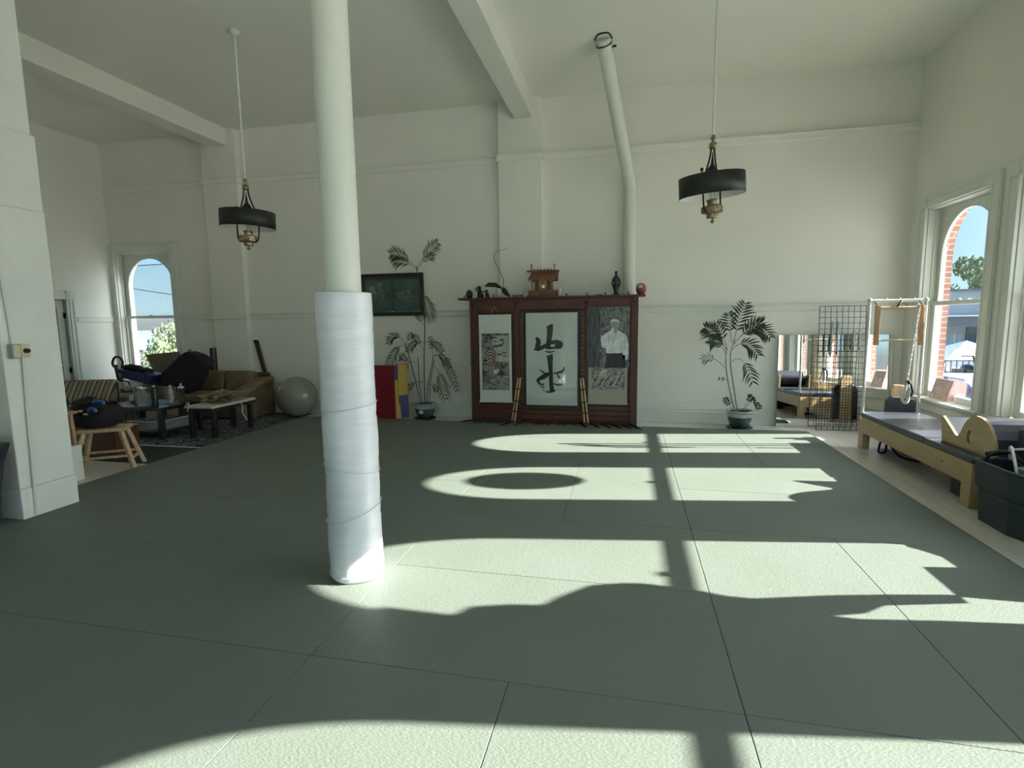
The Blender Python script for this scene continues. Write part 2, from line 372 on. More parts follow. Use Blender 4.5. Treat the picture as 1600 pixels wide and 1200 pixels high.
# ================================================================== the setting
def wall_with_holes(name, a0, a1, z0, z1, holes, th, xf, m='plaster'):
    """wall in (u, w, z); holes = list of (u0,u1,z0,z1) sorted by u"""
    b = MB(); u = a0
    for (h0, h1, g0, g1) in sorted(holes):
        if h0 > u: b.box(u, h0, 0, th, z0, z1)
        b.box(h0, h1, 0, th, z0, g0); b.box(h0, h1, 0, th, g1, z1); u = h1
    b.box(u, a1, 0, th, z0, z1)
    return struct(b.build(name, m, xf=xf))
def arch_panel(b, u0, u1, z0, z1, r, zs, w0, w1, mi=0, ry=None, n=20, c=0.0):
    """solid panel from z0..z1 with an arched opening of half width r springing at zs"""
    ry = ry or r
    arc = [(c + r * cos(pi * k / n), zs + ry * sin(pi * k / n)) for k in range(n + 1)]   # right to left
    for (A, B) in (((c + r, u1)), ((u0, c - r))),:
        pass
    b.box(c + r, u1, w0, w1, z0, zs, mi); b.box(u0, c - r, w0, w1, z0, zs, mi)
    # upper part, strips from arc to the top edge / sides
    half = n // 2
    def strip(P, Q):
        vs = []; fs = []
        for (p, q) in zip(P, Q):
            vs += [(p[0], w0, p[1]), (q[0], w0, q[1]), (q[0], w1, q[1]), (p[0], w1, p[1])]
        for i in range(len(P) - 1):
            o = 4 * i
            for k in range(4): fs.append((o + k, o + (k + 1) % 4, o + 4 + (k + 1) % 4, o + 4 + k))
        b.add(vs, fs, mi)
    def outer(p):
        dx, dz = p[0] - c, p[1] - zs
        t = []
        if dx > 1e-6: t.append((u1 - c) / dx)
        if dx < -1e-6: t.append((u0 - c) / dx)
        if dz > 1e-6: t.append((z1 - zs) / dz)
        t = min(t); return (c + dx * t, zs + dz * t)
    pts = sorted(set([i / n * pi for i in range(n + 1)] + [math.atan2((z1 - zs) / ry * 1, (u1 - c) / r), math.atan2((z1 - zs) / ry, (u0 - c) / r)]))
    P = [(c + r * cos(t), zs + ry * sin(t)) for t in pts]
    def out2(t):
        dx, dz = r * cos(t), ry * sin(t); k = []
        if dx > 1e-6: k.append((u1 - c) / dx)
        if dx < -1e-6: k.append((u0 - c) / dx)
        if dz > 1e-6: k.append((z1 - zs) / dz)
        k = min(k); return (c + dx * k, zs + dz * k)
    strip(P, [out2(t) for t in pts])

HW, Z0, Z1 = 0.60, 0.49, 2.78         # half width, bottom, top of a window opening
def window(idx, xf, loc, fluted=True):
    root = sroot('window_%d' % idx, loc)
    P = lambda b, n, m, bev=0: b.build(n, m, root, bevel=bev, xf=xf)
    b = MB()
    for s in (-1, 1):
        b.box(min(s * HW, s * .735), max(s * HW, s * .735), -.028, 0, Z0, Z1)
        b.box(min(s * .712, s * .738), max(s * .712, s * .738), -.042, -.002, Z0 + .002, Z1 - .002)
        b.box(min(s * .597, s * .618), max(s * .597, s * .618), -.036, -.002, Z0 + .002, Z1 - .002)
        b.box(min(s * .60, s * .74), max(s * .60, s * .74), -.045, 0, Z1, Z1 + .125)
    b.box(-.60, .60, -.028, 0, Z1, Z1 + .115); b.box(-.59, .59, -.04, -.002, Z1 + .085, Z1 + .12); b.box(-.595, .595, -.036, -.002, Z1 - .003, Z1 + .02)
    P(b, 'casing', 'trim_paint', .004)
    b = MB(); b.box(-.755, .755, -.075, -.001, Z0 - .03, Z0); b.box(-.599, .599, -.002, .205, Z0 - .028, Z0 - .001)
    P(b, 'sill', 'trim_paint', .006)
    b = MB(); b.box(-.72, .72, -.028, 0, Z0 - .15, Z0 - .03); b.box(-.72, .72, -.036, 0, Z0 - .06, Z0 - .03); P(b, 'apron', 'trim_paint', .004)
    b = MB()
    for s in (-1, 1):
        b.box(min(s * HW, s * .585), max(s * HW, s * .585), .0, .15, Z0, Z1)
        b.box(min(s * .595, s * .567), max(s * .595, s * .567), .07, .09, Z0 + .003, Z1 - .023)
    b.box(-.584, .584, .001, .149, Z1 - .02, Z1 - .001)
    P(b, 'jamb_lining', 'trim_paint', .003)
    b = MB(); arch_panel(b, -.585, .585, 1.60, Z1 - .02, .49, 2.19, .13, .155); P(b, 'arched_sash', 'panel_paint')
    b = MB()
    n = 24; A = [(.495 * cos(pi * k / n), 2.19 + .495 * sin(pi * k / n)) for k in range(n + 1)]
    b.tube([(.495, .126, 1.66)] + [(p[0], .126, p[1]) for p in A] + [(-.495, .126, 1.66)], .008, 6); P(b, 'arch_bead', 'trim_paint')
    b = MB(); b.box(-.585, .585, .085, .16, 1.605, 1.655); b.box(-.03, .03, .07, .10, 1.655, 1.672); P(b, 'meeting_rail', 'trim_paint', .004)
    b = MB()
    for s in (-1, 1): b.box(min(s * .49, s * .567), max(s * .49, s * .567), .095, .13, Z0, 1.605)
    b.box(-.4901, .4901, .095, .13, Z0 - .002, Z0 + .07)
    P(b, 'lower_sash', 'trim_paint', .003)
    b = MB(); b.box(-.50, .50, .144, .148, Z0 + .03, 2.70); P(b, 'glass', 'glass')
    return root

RXF = lambda yc: (lambda u, w, z: (RX + w, yc + u, z))
holesR = [(y - HW, y + HW, Z0 - .029, Z1) for y in WIN_Y]
wall_with_holes('wall_right', BK, FAR + .3, FL - .1, CEIL + .2, holesR, .2, lambda u, w, z: (RX + w, u, z))
for i, yc in enumerate(WIN_Y): window(i + 1, RXF(yc), (RX, yc, Z0))
# brick skin outside the right wall
b = MB(); u = BK
for yc in sorted(WIN_Y):
    b.box(u, yc - .75, .2, .31, -3.5, CEIL + .6)
    arch_panel(b, yc - .75, yc + .75, Z0 - .1, CEIL + .6, .62, 2.21, .2, .31, c=yc)
    b.box(yc - .75, yc + .75, .2, .31, -3.5, Z0 - .1); u = yc + .75
b.box(u, FAR + .6, .2, .31, -3.5, CEIL + .6)
struct(b.build('wall_right_brick', 'brick', xf=lambda u, w, z: (RX + w, u, z)))
b = MB()
for yc in WIN_Y: 
    for s in (-1, 1): b.box(min(s*.56, s*.63) , max(s*.56, s*.63), .155, .20, Z0, 2.2)
fl = MB()
for yc in WIN_Y:
    for s in (-1, 1): fl.box(yc + min(s * .60, s * .54), yc + max(s * .60, s * .54), .16, .2, Z0, 2.3)
struct(fl.build('trim_9', 'bluegrey_paint', xf=lambda u, w, z: (RX + w, u, z)))

# far wall, left wall, back wall
FW = -8.5
wall_with_holes('wall_far', LX - .2, RX + .2, FL - .1, CEIL + .2, [(FW - HW, FW + HW, Z0 - .029, Z1)], .2, lambda u, w, z: (u, FAR + w, z))
FXF = lambda u, w, z: (FW + u, FAR + w, z)
window(8, FXF, (FW, FAR, Z0))
b = MB(); b.box(LX - .3, FW - .75, .2, .31, -3.5, CEIL + .6); arch_panel(b, FW - .75, FW + .75, Z0 - .1, CEIL + .6, .60, 2.2, .2, .31, c=FW); b.box(FW - .75, FW + .75, .2, .31, -3.5, Z0 - .1)
b.box(FW + .75, RX + .5, .2, .31, -3.5, CEIL + .6)
struct(b.build('wall_far_brick', 'brick', xf=lambda u, w, z: (u, FAR + w, z)))
DY = 6.55   # french door centre on the left wall
wall_with_holes('wall_left', BK, FAR, FL - .1, CEIL + .2, [(DY - .62, DY + .62, FL - .1, 1.93)], .25, lambda u, w, z: (LX - w, u, z))
REAR_ADDED = [-1.6, 0.4, 2.4]  # unseen rear windows, added to throw light on column and pier
wall_with_holes('wall_rear', LX, RX, FL - .1, CEIL + .2, [(x - .85, x + .85, .35, 3.9) for x in REAR_ADDED], .2, lambda u, w, z: (u, BK - w, z))
for i, x in enumerate(REAR_ADDED):
    r = sroot('window_%d' % (9 + i), (x, BK, .45))
    q = MB()
    for s in (-1, 1): q.box(x + min(s * .79, s * .85), x + max(s * .79, s * .85), BK - .12, BK - .06, .35, 3.9)
    for z in (.35, 2.1, 3.84): q.box(x - .79, x + .79, BK - .12, BK - .06, z, z + .06)
    q.build('sash', 'trim_paint', r); MB().box(x - .79, x + .79, BK - .092, BK - .088, .41, 3.84).build('glass', 'glass', r)
b = MB(); b.box(LX - .3, RX + .3, BK - .3, FAR + .3, CEIL, CEIL + .2); struct(b.build('ceiling', 'ceiling_paint'))
b = MB(); b.box(LX - .2, RX, BK, FAR, FL - .1, FL); struct(b.build('floor', 'floor_wood'))
b = MB(); b.box(-5.06, 2.297, BK, .136, FL, -.002); struct(b.build('floor', 'rear_floor'))
# french door on the left wall
door = sroot('door_1', (LX, DY, FL))
b = MB()
for s in (-1, 1):
    for k in range(4): b.box(LX, LX + .02 + .012 * (k % 2), DY + s * (.60 + .032 * k) - .014, DY + s * (.60 + .032 * k) + .014, FL, 1.93)
    b.box(LX, LX + .016, DY + min(s * .58, s * .72), DY + max(s * .58, s * .72), FL, 1.93)
    b.box(LX, LX + .045, DY + s * .65 - .075, DY + s * .65 + .075, 1.93, 2.07)
    b.lathe([(.0, .05), (.02, .052), (.03, .046), (.045, .052), (.052, .045)], (LX, DY + s * .65, 2.0), 20, R=Matrix.Rotation(pi / 2, 3, 'Y'))
b.box(LX, LX + .03, DY - .58, DY + .58, 1.93, 2.05)
b.build('casing', 'trim_paint', door, bevel=.003)
for s in (-1, 1):
    b = MB(); c = DY + s * .29
    b.box(LX - .10, LX - .06, c - .285, c - .185, FL, 1.92); b.box(LX - .10, LX - .06, c + .185, c + .285, FL, 1.92)
    b.box(LX - .10, LX - .06, c - .185, c + .185, FL, .2); b.box(LX - .10, LX - .06, c - .185, c + .185, 1.80, 1.92)
    for k in range(1, 5): b.box(LX - .095, LX - .065, c - .185, c + .185, .2 + .32 * k - .012, .2 + .32 * k + .012)
    d = b.build('door_leaf', 'trim_paint', door, bevel=.003)
    MB().box(LX - .082, LX - .078, c - .185, c + .185, .2, 1.8).build('glass', 'glass', d)
    if s == 1:
        g = MB()
        for z in (1.62, .7): g.box(LX - .06, LX - .04, c + .27, c + .30, z, z + .09)
        g.build('hinge', 'iron', d)
    else: MB().ball((LX - .03, c + .24, .98), .028).build('door_knob', 'brass', d)

b = MB(); b.box(LX - 1.5, LX - 1.4, DY - 1.2, DY + 1.2, FL - .1, 2.4); b.box(LX - 1.4, LX - .25, DY - 1.2, DY - 1.1, FL - .1, 2.4); b.box(LX - 1.4, LX - .25, DY + 1.1, DY + 1.2, FL - .1, 2.4); b.box(LX - 1.5, LX - .25, DY - 1.2, DY + 1.2, 2.4, 2.5); b.box(LX - 1.5, LX - .25, DY - 1.2, DY + 1.2, FL - .2, FL - .1); struct(b.build('wall_light_baffle', 'plaster'))  # closed box added behind the door to cut light on the left
# mouldings on the walls
def run_x(b, x0, x1, y, z0, z1, d): b.box(x0, x1, y - d, y, z0, z1)
PIL = [(-7.02, -6.36), (-1.91, -1.26)]
b = MB(); n = 1
segs = [(LX, PIL[0][0]), (PIL[0][1], PIL[1][0]), (PIL[1][1], RX)]
for (a, c) in segs:
    b.box(a, c, FAR - .030, FAR, 3.812, 3.895); b.box(a, c, FAR - .052, FAR, 3.885, 3.902)
struct(b.build('trim_1', 'plaster', bevel=.004))
b = MB()
for (a, c) in [(FW + .75, PIL[0][0]), (PIL[0][1], PIL[1][0]), (PIL[1][1], RX)]:
    b.box(a, c, FAR - .020, FAR, 1.575, 1.655); b.box(a, c, FAR - .042, FAR, 1.646, 1.662); b.box(a, c, FAR - .026, FAR, 1.570, 1.582)
struct(b.build('trim_2', 'trim_paint', bevel=.004))
b = MB(); b.box(LX, LX + .02, DY + .74, FAR, 1.55, 1.63); b.box(LX, LX + .03, DY + .74, FAR, 1.625, 1.637); struct(b.build('trim_3', 'trim_paint', bevel=.004))
b = MB()
for (a, c) in [(LX, PIL[0][0]), (PIL[0][1], PIL[1][0]), (PIL[1][1], RX)]:
    b.box(a, c, FAR - .022, FAR, FL, .17); b.box(a, c, FAR - .032, FAR, .115, .135); b.box(a, c, FAR - .03, FAR, .165, .178); b.box(a, c, FAR - .036, FAR, FL, .0)
    b.box(a, c, FAR - .014, FAR, .17, .205)
struct(b.build('baseboard_far', 'trim_paint', bevel=.005))
b = MB(); b.box(RX - .022, RX, BK, FAR, FL, .17); b.box(RX - .032, RX, BK, FAR, .16, .175); struct(b.build('baseboard_right', 'trim_paint', bevel=.005))
b = MB(); b.box(LX, LX + .022, BK, DY - .75, FL, .18); b.box(LX, LX + .022, DY + .75, FAR, FL, .18); struct(b.build('baseboard_left', 'trim_paint', bevel=.005))
b = MB()
for (a, c) in PIL: b.box(a, c, FAR - .10, FAR + .02, FL, CEIL)
struct(b.build('trim_4', 'plaster', bevel=.006))
b = MB()
for (a, c) in PIL:
    b.box(a - .025, c + .025, FAR - .128, FAR, 3.812, 3.895); b.box(a - .04, c + .04, FAR - .148, FAR, 3.885, 3.902)
struct(b.build('trim_5', 'plaster', bevel=.004))
b = MB()
for (a, c) in PIL: b.box(a - .012, c + .012, FAR - .115, FAR, 1.575, 1.655); b.box(a - .02, c + .02, FAR - .13, FAR, FL, .17)
struct(b.build('trim_6', 'trim_paint', bevel=.004))
# ceiling beams
b = MB(); b.box(-1.655, -1.385, BK, FAR - .10, 4.385, CEIL + .01)
struct(b.build('trim_7', 'plaster', bevel=.008))
b = MB(); b.box(-6.83, -6.50, BK, FAR - .10, 4.40, CEIL + .01)
struct(b.build('trim_8', 'plaster', bevel=.008))

# brick pier on the left (painted white)
pier = sroot('wall_pier', (-4.75, 3.25, 0))
b = MB()
b.box(-5.05, -4.57, 3.04, 3.47, 0, .24); b.box(-5.05, -4.578, 3.045, 3.465, .24, 2.40)
b.box(-5.05, -4.583, 3.05, 3.462, 2.40, 2.98); b.box(-5.05, -4.60, 3.07, 3.445, 2.98, CEIL)
b.build('pier_body', 'pier_paint', pier, bevel=.008)

# tatami mats: 1.84 m squares of two mats each, turned like a chequerboard
XB = [-5.07, -3.23, -1.39, .453, 2.297]; YB = [7.45, 5.63, 3.80, 1.98, .14]
ROWW = ['row nearest the red wood cabinet', 'second row from the cabinet', 'third row from the cabinet', 'row nearest the viewer']
COLW = ['by the lounge corner', 'between pier and wrapped column', 'right of the wrapped column', 'along the window side']
def tatami(x0, x1, y0, y1, label):
    g = .0012
    b = MB(); b.box(x0 + g, x1 - g, y0 + g, y1 - g, FL + .001, 0)
    tag(b.build('tatami_mat', 'tatami', bevel=.0025), label, 'mat', 'green tatami mats covering the floor')
for r in range(4):
    for c in range(4):
        x0, x1, y1, y0 = XB[c], XB[c + 1], YB[r], YB[r + 1]
        vert = (r + c) % 2 == 1
        base = 'green tatami mat, %s, ' + COLW[c] + ', ' + ROWW[r]
        if vert:
            xm = (x0 + x1) / 2
            tatami(x0, xm, y0, y1, base % 'left one'); tatami(xm, x1, y0, y1, base % 'right one')
        else:
            ym = (y0 + y1) / 2
            tatami(x0, x1, ym, y1, base % 'farther one'); tatami(x0, x1, y0, ym, base % 'nearer one')
b = MB(); b.box(XB[4] + .002, XB[4] + .022, .14, 7.46, FL, -.012); struct(b.build('mat_gap_shadow', 'black_paint'))  # black strip painting in the shadowed gap along the right mat edge

# ================================================================== outside
ext = MB(); ext.box(RX + .4, 140, -80, 160, -1.25, -1.15); struct(ext.build('street', 'asphalt'))
ext = MB(); ext.box(-120, RX + .3, FAR + .5, 160, -3.3, -3.2); struct(ext.build('yard', 'pavement'))
def blob_tree(name, label, c, R, trunk_z, n, leaf, seed, mt='tree_leaf', group=None):
    rnd = random.Random(seed); t = thing(name, label, 'tree', (c[0], c[1], trunk_z), group=group)
    b = MB(); b.tube([(c[0], c[1], trunk_z), (c[0] + .1 * R, c[1], c[2] - R * .3), (c[0], c[1], c[2] + R * .3)], [R * .09, R * .06, R * .02], 8)
    for k in range(9):
        a = rnd.random() * 2 * pi; b.tube([(c[0], c[1], c[2] - R * .45), (c[0] + cos(a) * R * .6, c[1] + sin(a) * R * .6, c[2] + (rnd.random() - .3) * R * .8)], [R * .04, R * .008], 5)
    b.build('trunk', 'trunk', t)
    b = MB()
    lob = [(Vector(c) + Vector((rnd.gauss(0, .42), rnd.gauss(0, .42), rnd.gauss(0, .34))) * R, R * rnd.uniform(.25, .42)) for _ in range(16)]
    for _ in range(n):
        q, rr = rnd.choice(lob); d = Vector((rnd.gauss(0, 1), rnd.gauss(0, 1), rnd.gauss(0, 1))).normalized() * rr * rnd.uniform(.6, 1.05)
        p = q + d; e = Euler((rnd.random() * 6, rnd.random() * 6, rnd.random() * 6)).to_matrix(); s = leaf * rnd.uniform(.6, 1.3)
        b.add([p + e @ Vector(v) for v in ((-s, 0, 0), (0, -s * .45, 0.1 * s), (s, 0, 0), (0, s * .45, .1 * s))], [(0, 1, 2, 3)])
    b.build('foliage', mt, t)
    return t
blob_tree('street_tree', 'green tree across the street seen in the upper window pane', (35.8, 66.0, 3.4), 3.6, -1.15, 3800, .28, 3, 'tree_leaf_pale')
blob_tree('garden_tree', 'sunlit leafy tree close behind the left arched window', (-14.4, 16.5, .2), 2.4, -3.2, 7000, .085, 5, 'tree_leaf_pale')
blob_tree('garden_tree', 'paler distant tree behind the leafy tree, left window', (-26.0, 26.0, -.6), 3.0, -3.2, 3000, .2, 8, 'tree_leaf_pale')
# long pale building with a lower dark canopy
t = thing('street_building', 'long blue-grey building across the street', 'building', (28, 46, -1.15))
MB().box(20, 60, 44.8, 60, -1.15, 3.1).build('wall', 'facade_blue', t)
MB().box(19.8, 60, 44.4, 60, 3.1, 3.25).build('roof', 'facade_dark', t)
b = MB(); b.box(20, 60, 43.5, 44.8, .6, 1.3); b.build('awning', 'facade_dark', t)
MB().box(20, 60, 43.4, 43.5, 1.3, 1.4).build('gutter', 'canvas_white', t)
for q in ((20.4, 22), (24, 27), (29, 31)): MB().box(q[0], q[1], 44.7, 44.78, -.9, .5).build('window', 'facade_dark', t)
def tent(x, y, s, h, lab):
    t = thing('market_tent', lab, 'tent', (x, y, -1.15), group='white market tents across the street')
    b = MB(); b.add([(x - s, y - s, h), (x + s, y - s, h), (x + s, y + s, h), (x - s, y + s, h), (x, y, h + s * .5)], [(0, 1, 4), (1, 2, 4), (2, 3, 4), (3, 0, 4)])
    b.add([(x - s, y - s, h), (x + s, y - s, h), (x + s, y - s, h - .25), (x - s, y - s, h - .25)], [(0, 1, 2, 3)]); b.build('canopy', 'canvas_white', t)
    for sx in (-1, 1):
        for sy in (-1, 1): MB().tube([(x + sx * s * .97, y + sy * s * .97, -1.15), (x + sx * s * .97, y + sy * s * .97, h)], .04, 6).build('pole', 'facade_dark', t)
tent(14.2, 26.4, 1.5, -.40, 'white peaked market tent on the right, outside the arched window')
tent(11.0, 25.8, 1.3, -.5, 'white peaked market tent on the left, outside the arched window')
t = thing('parked_motorcycle', 'dark motorcycle parked on the street before the tents', 'motorcycle', (11.6, 21.4, -1.15))
for y in (20.8, 22.0): MB().lathe([(.22, -.05), (.32, -.04), (.32, .04), (.22, .05), (.22, -.05)], (11.6, y, -.83), 20, R=Matrix.Rotation(pi / 2, 3, 'Y')).build('wheel', 'black_plastic', t)
b = MB(); b.ball((11.6, 21.3, -.45), (.16, .42, .2)); b.tube([(11.6, 20.8, -.83), (11.6, 21.0, -.15), (11.6, 21.1, .05)], .04, 6); b.tube([(11.25, 21.1, .05), (11.95, 21.1, .05)], .025, 6); b.box(11.4, 11.8, 21.2, 21.9, -.8, -.45)
b.build('body', 'black_plastic', t)
t = thing('street_railing', 'dark metal railing along the far pavement', 'railing', (14, 24, -1.15))
b = MB(); b.box(8, 22, 23.9, 23.96, -.35, -.3); b.box(8, 22, 23.9, 23.96, -.9, -.86)
for k in range(71): b.box(8 + .2 * k, 8.03 + .2 * k, 23.9, 23.93, -1.15, -.3)
b.build('bars', 'facade_dark', t)
t = thing('parked_car', 'dark blue car parked just below the arched window', 'car', (8.6, 15.0, -1.15))
b = MB(); b.prism([(7.6, 13.0, -.9), (7.6, 17.2, -.9), (7.6, 17.2, -.45), (7.6, 16.4, -.35), (7.6, 15.7, -.02), (7.6, 14.2, -.02), (7.6, 13.5, -.35), (7.6, 13.0, -.42)], (1.75, 0, 0)); b.build('car_body', 'canvas_blue', t, bevel=.06)
for y in (13.8, 16.4):
    for x in (7.6, 9.25): MB().lathe([(.0, -.09), (.3, -.09), (.3, .09), (0, .09)], (x + .05, y, -.85), 20, R=Matrix.Rotation(pi / 2, 3, 'Y')).build('wheel', 'black_plastic', t)
MB().prism([(7.59, 13.62, -.33), (7.59, 16.3, -.33), (7.59, 15.65, -.06), (7.59, 14.25, -.06)], (1.77, 0, 0)).build('car_window', 'black_plastic', t)
b = MB(); b.box(6.0, 6.25, -20, 60, -1.15, -1.02); struct(b.build('kerb', 'pavement'))
b = MB(); b.box(9.5, 60, 23.2, 60, -1.149, -1.1); struct(b.build('sidewalk', 'pavement'))
# behind the left window: chain-link fence, wires, low roofs
t = thing('chain_link_fence', 'chain-link fence panel standing outside the left arched window', 'fence', (-9.6, 9.4, -3.2))
b = MB(); Yf = 9.35; s = .052
def wire(p, q, r=.0022): b.tube([p, q], r, 4, cap=False, smooth=False)
x0, x1, z0, z1 = -10.35, -8.9, 1.2, 2.72
k = x0 - (z1 - z0)
while k < x1:
    a0 = max(k, x0); a1 = min(k + z1 - z0, x1)
    if a1 > a0: wire((a0, Yf, z0 + a0 - k), (a1, Yf, z0 + a1 - k)); wire((a0, Yf + .004, z1 - (a0 - k)), (a1, Yf + .004, z1 - (a1 - k)))
    k += s
b.build('mesh', 'fence_wire', t)
b = MB(); b.tube([(x0, Yf, z1), (x1, Yf, z1 + .02)], .010, 6); b.tube([(x0 - .6, Yf, 2.36), (x1, Yf, 2.05)], .008, 6); b.build('wire', 'fence_wire', t)
b = MB(); b.tube([(x0 - .1, Yf, -3.2), (x0 - .1, Yf, 2.1)], .02, 8); b.tube([(x1, Yf, -3.2), (x1, Yf, 2.8)], .02, 8); b.build('post', 'fence_wire', t)
t = thing('garden_building', 'low building with blue roof behind the left window', 'building', (-36, 33, -3.2))
MB().box(-46, -31, 30, 40, -3.2, -.2).build('wall', 'canvas_white', t)
MB().prism([(-46.4, 29.6, -.2), (-46.4, 40.4, -.2), (-46.4, 35, 1.0)], (16, 0, 0)).build('roof', 'roof_blue', t)

# ================================================================== column, lamps, pipe
t = thing('column', 'round white column wrapped to head height in white padding', 'column', (-1.57, 2.74, 0))
MB().lathe([(.100, 1.6), (.099, 2.2), (.096, 3.2), (.093, 4.30), (.12, 4.31), (.12, 4.385)], (-1.57, 2.74, 0), 40).build('shaft', 'column_paint', t)
rnd = random.Random(4); b = MB(); prof = []
zz = 0.0; prof.append((.10, .0)); prof.append((.146, .004))
cr = 0
while zz < 1.655:
    zz += .022
    prof.append((.153 + .0015 * sin(zz * 9) + rnd.uniform(-.0012, .0012) + (-.004 if abs(zz - .62) < .012 or abs(zz - .96) < .012 or abs(zz - .38) < .012 else 0), min(zz, 1.655)))
prof += [(.150, 1.66), (.098, 1.662)]
n = 56; vs = []; fs = []
for (r, z) in prof:
    for k in range(n):
        a = 2 * pi * k / n; q = r + (.0014 * sin(3 * a + z * 9) + .001 * sin(7 * a - z * 25) if .02 < z < 1.64 else 0) + (-.006 * max(0, cos(a + pi * .35)) ** 12 if z < 1.65 else 0)
        vs.append((-1.57 + q * cos(a), 2.74 + q * sin(a), z))
for i in range(len(prof) - 1):
    for k in range(n): fs.append((i * n + k, i * n + (k + 1) % n, (i + 1) * n + (k + 1) % n, (i + 1) * n + k))
b.add(vs, fs, 0, True)
mat('wrap', (0.78, 0.80, 0.82), 0.35, noise=(5, 0.04, (1, 1, 5)), bump=(7, 0.35, 0.008, (1, 1, 9)), coat=0.25)
b.build('padding', 'wrap', t)
b = MB()
for z, tilt in ((1.02, .02), (.66, -.03), (.40, .05), (.05, .02)):
    b.tube([(-1.57 + .1575 * cos(a), 2.74 + .1575 * sin(a), z + tilt * sin(a * 1 + 1)) for a in [2 * pi * k / 40 for k in range(41)]], .0022, 5)
mat('tape', (0.62, 0.64, 0.65), 0.3); b.build('tape_band', 'tape', t)

def pendant(name, label, x, y, zs, tilt, rz):
    """zs = height of the shade's middle"""
    t = thing(name, label, 'lamp', (x, y, zs), rz)
    R = Matrix.Rotation(tilt, 3, 'Y'); Rd = lambda p: R @ Vector(p)
    L = lambda b, n, m, par=t, bev=0: b.build(n, m, par, world=False, bevel=bev)
    L(MB().tube([(0, 0, CEIL - zs - .04), (0, 0, .43)], .011, 10), 'rod', 'white_cord')
    L(MB().lathe([(.0, 0), (.055, 0), (.055, -.03), (.035, -.05), (.012, -.06)], (0, 0, CEIL - zs), 20), 'ceiling_canopy', 'white_cord')
    L(MB().lathe([(.0, .46), (.014, .45), (.022, .42), (.012, .40), (.016, .385), (.034, .38), (.034, .335), (.012, .33)], (0, 0, 0), 16), 'hanger_cap', 'brass')
    b = MB()
    for s in (-1, 1):
        b.tube([(s * .022, 0, .35), (s * .045, 0, .24), Rd((s * .10, 0, .10)), Rd((s * .138, 0, .02)), Rd((s * .138, 0, -.17)), Rd((s * .115, 0, -.23)), Rd((s * .05, 0, -.245))], .008, 8)
    b.tube([Rd((-.12, 0, .075)), Rd((-.15, 0, .10)), Rd((-.15, 0, .13))], .008, 6); b.ball(Rd((-.15, 0, .14)), .016, 8, 6)
    L(b, 'harp', 'iron')
    b = MB().lathe([(.004, .30), (.010, .24), (.016, .19), (.045, .15), (.05, .135), (.0, .14)], (0, 0, 0), 20); L(b, 'smoke_bell', 'iron')
    b = MB().lathe([(.287, .09), (.291, .09), (.291, -.09), (.287, -.09)], (0, 0, 0), 48, R=R); L(b, 'lamp_shade', 'shade_black')
    b = MB().lathe([(.02, .086), (.286, .088), (.286, -.089), (.2865, -.09)], (0, 0, 0), 48, R=R); L(b, 'shade_liner', 'shade_white')
    b = MB().lathe([(.0, -.335), (.018, -.325), (.022, -.315), (.008, -.30), (.010, -.29), (.05, -.285), (.055, -.27), (.05, -.25), (.052, -.235), (.042, -.23), (.042, -.14), (.05, -.135), (.05, -.12), (.03, -.115)], (0, 0, 0), 24, R=R)
    b.lathe([(.0, -.245), (.075, -.245), (.10, -.235), (.10, -.18), (.075, -.17), (0, -.17)], (0, 0, 0), 8, R=R, smooth=False)
    L(b, 'font', 'brass', bev=.002)
    b = MB().lathe([(.022, -.115), (.026, -.07), (.018, 0), (.014, .05)], (0, 0, 0), 16, R=R); L(b, 'chimney', 'bulb_glass')
    b = MB().lathe([(.0, .0), (.009, -.01), (.014, -.04), (.010, -.08), (.01, -.11)], (0, 0, 0), 12, R=R); L(b, 'bulb', 'mug_white')
    return t
pendant('pendant_lamp', 'black drum pendant lamp on a white rod, left of the column', -4.24, 5.40, 2.66, radians(2.5), radians(0))
pendant('pendant_lamp', 'black drum pendant lamp on a white rod, right of the slanted pipe', .735, 5.35, 2.70, radians(-6), radians(50))

t = thing('stove_pipe', 'white round pipe bending up from the wall to the ceiling', 'pipe', (0, 7.9, FL))
b = MB().tube([(.005, 7.905, FL), (.005, 7.905, 3.30)], .082, 28); b.build('lower_pipe', 'column_paint', t)
P0, P1 = Vector((.005, 7.905, 3.30)), Vector((-.325, 6.55, 4.67))
MB().tube([P0 - (P1 - P0).normalized() * .03, P1], .085, 28).build('upper_pipe', 'column_paint', t)
MB().tube([(.005, 7.905, 3.24), (.005, 7.905, 3.265)], .088, 28).build('collar', 'column_paint', t)
MB().tube([(.005, 7.905, 3.32), P0 + (P1 - P0).normalized() * .04], .089, 28).build('collar', 'column_paint', t); b = MB()
d = (P1 - P0).normalized(); b.tube([P1 - d * .17, P1 - d * .15], .091, 28); b.build('collar', 'column_paint', t)
b = MB().tube([P1 - d * .06, P1 - d * .045], .094, 28, cap=False); b.tube([P1 - d * .10 + Vector((.09, -.02, 0)), P1 - d * .10 + Vector((.13, -.03, .0))], .012, 6)
b.tube([P1 + Vector((-.09, 0, -.004)), P1 + Vector((-.05, -.12, -.006)), P1 + Vector((.06, -.13, -.006)), P1 + Vector((.10, .0, -.004))], .009, 6); b.build('ceiling_clamp', 'iron', t)

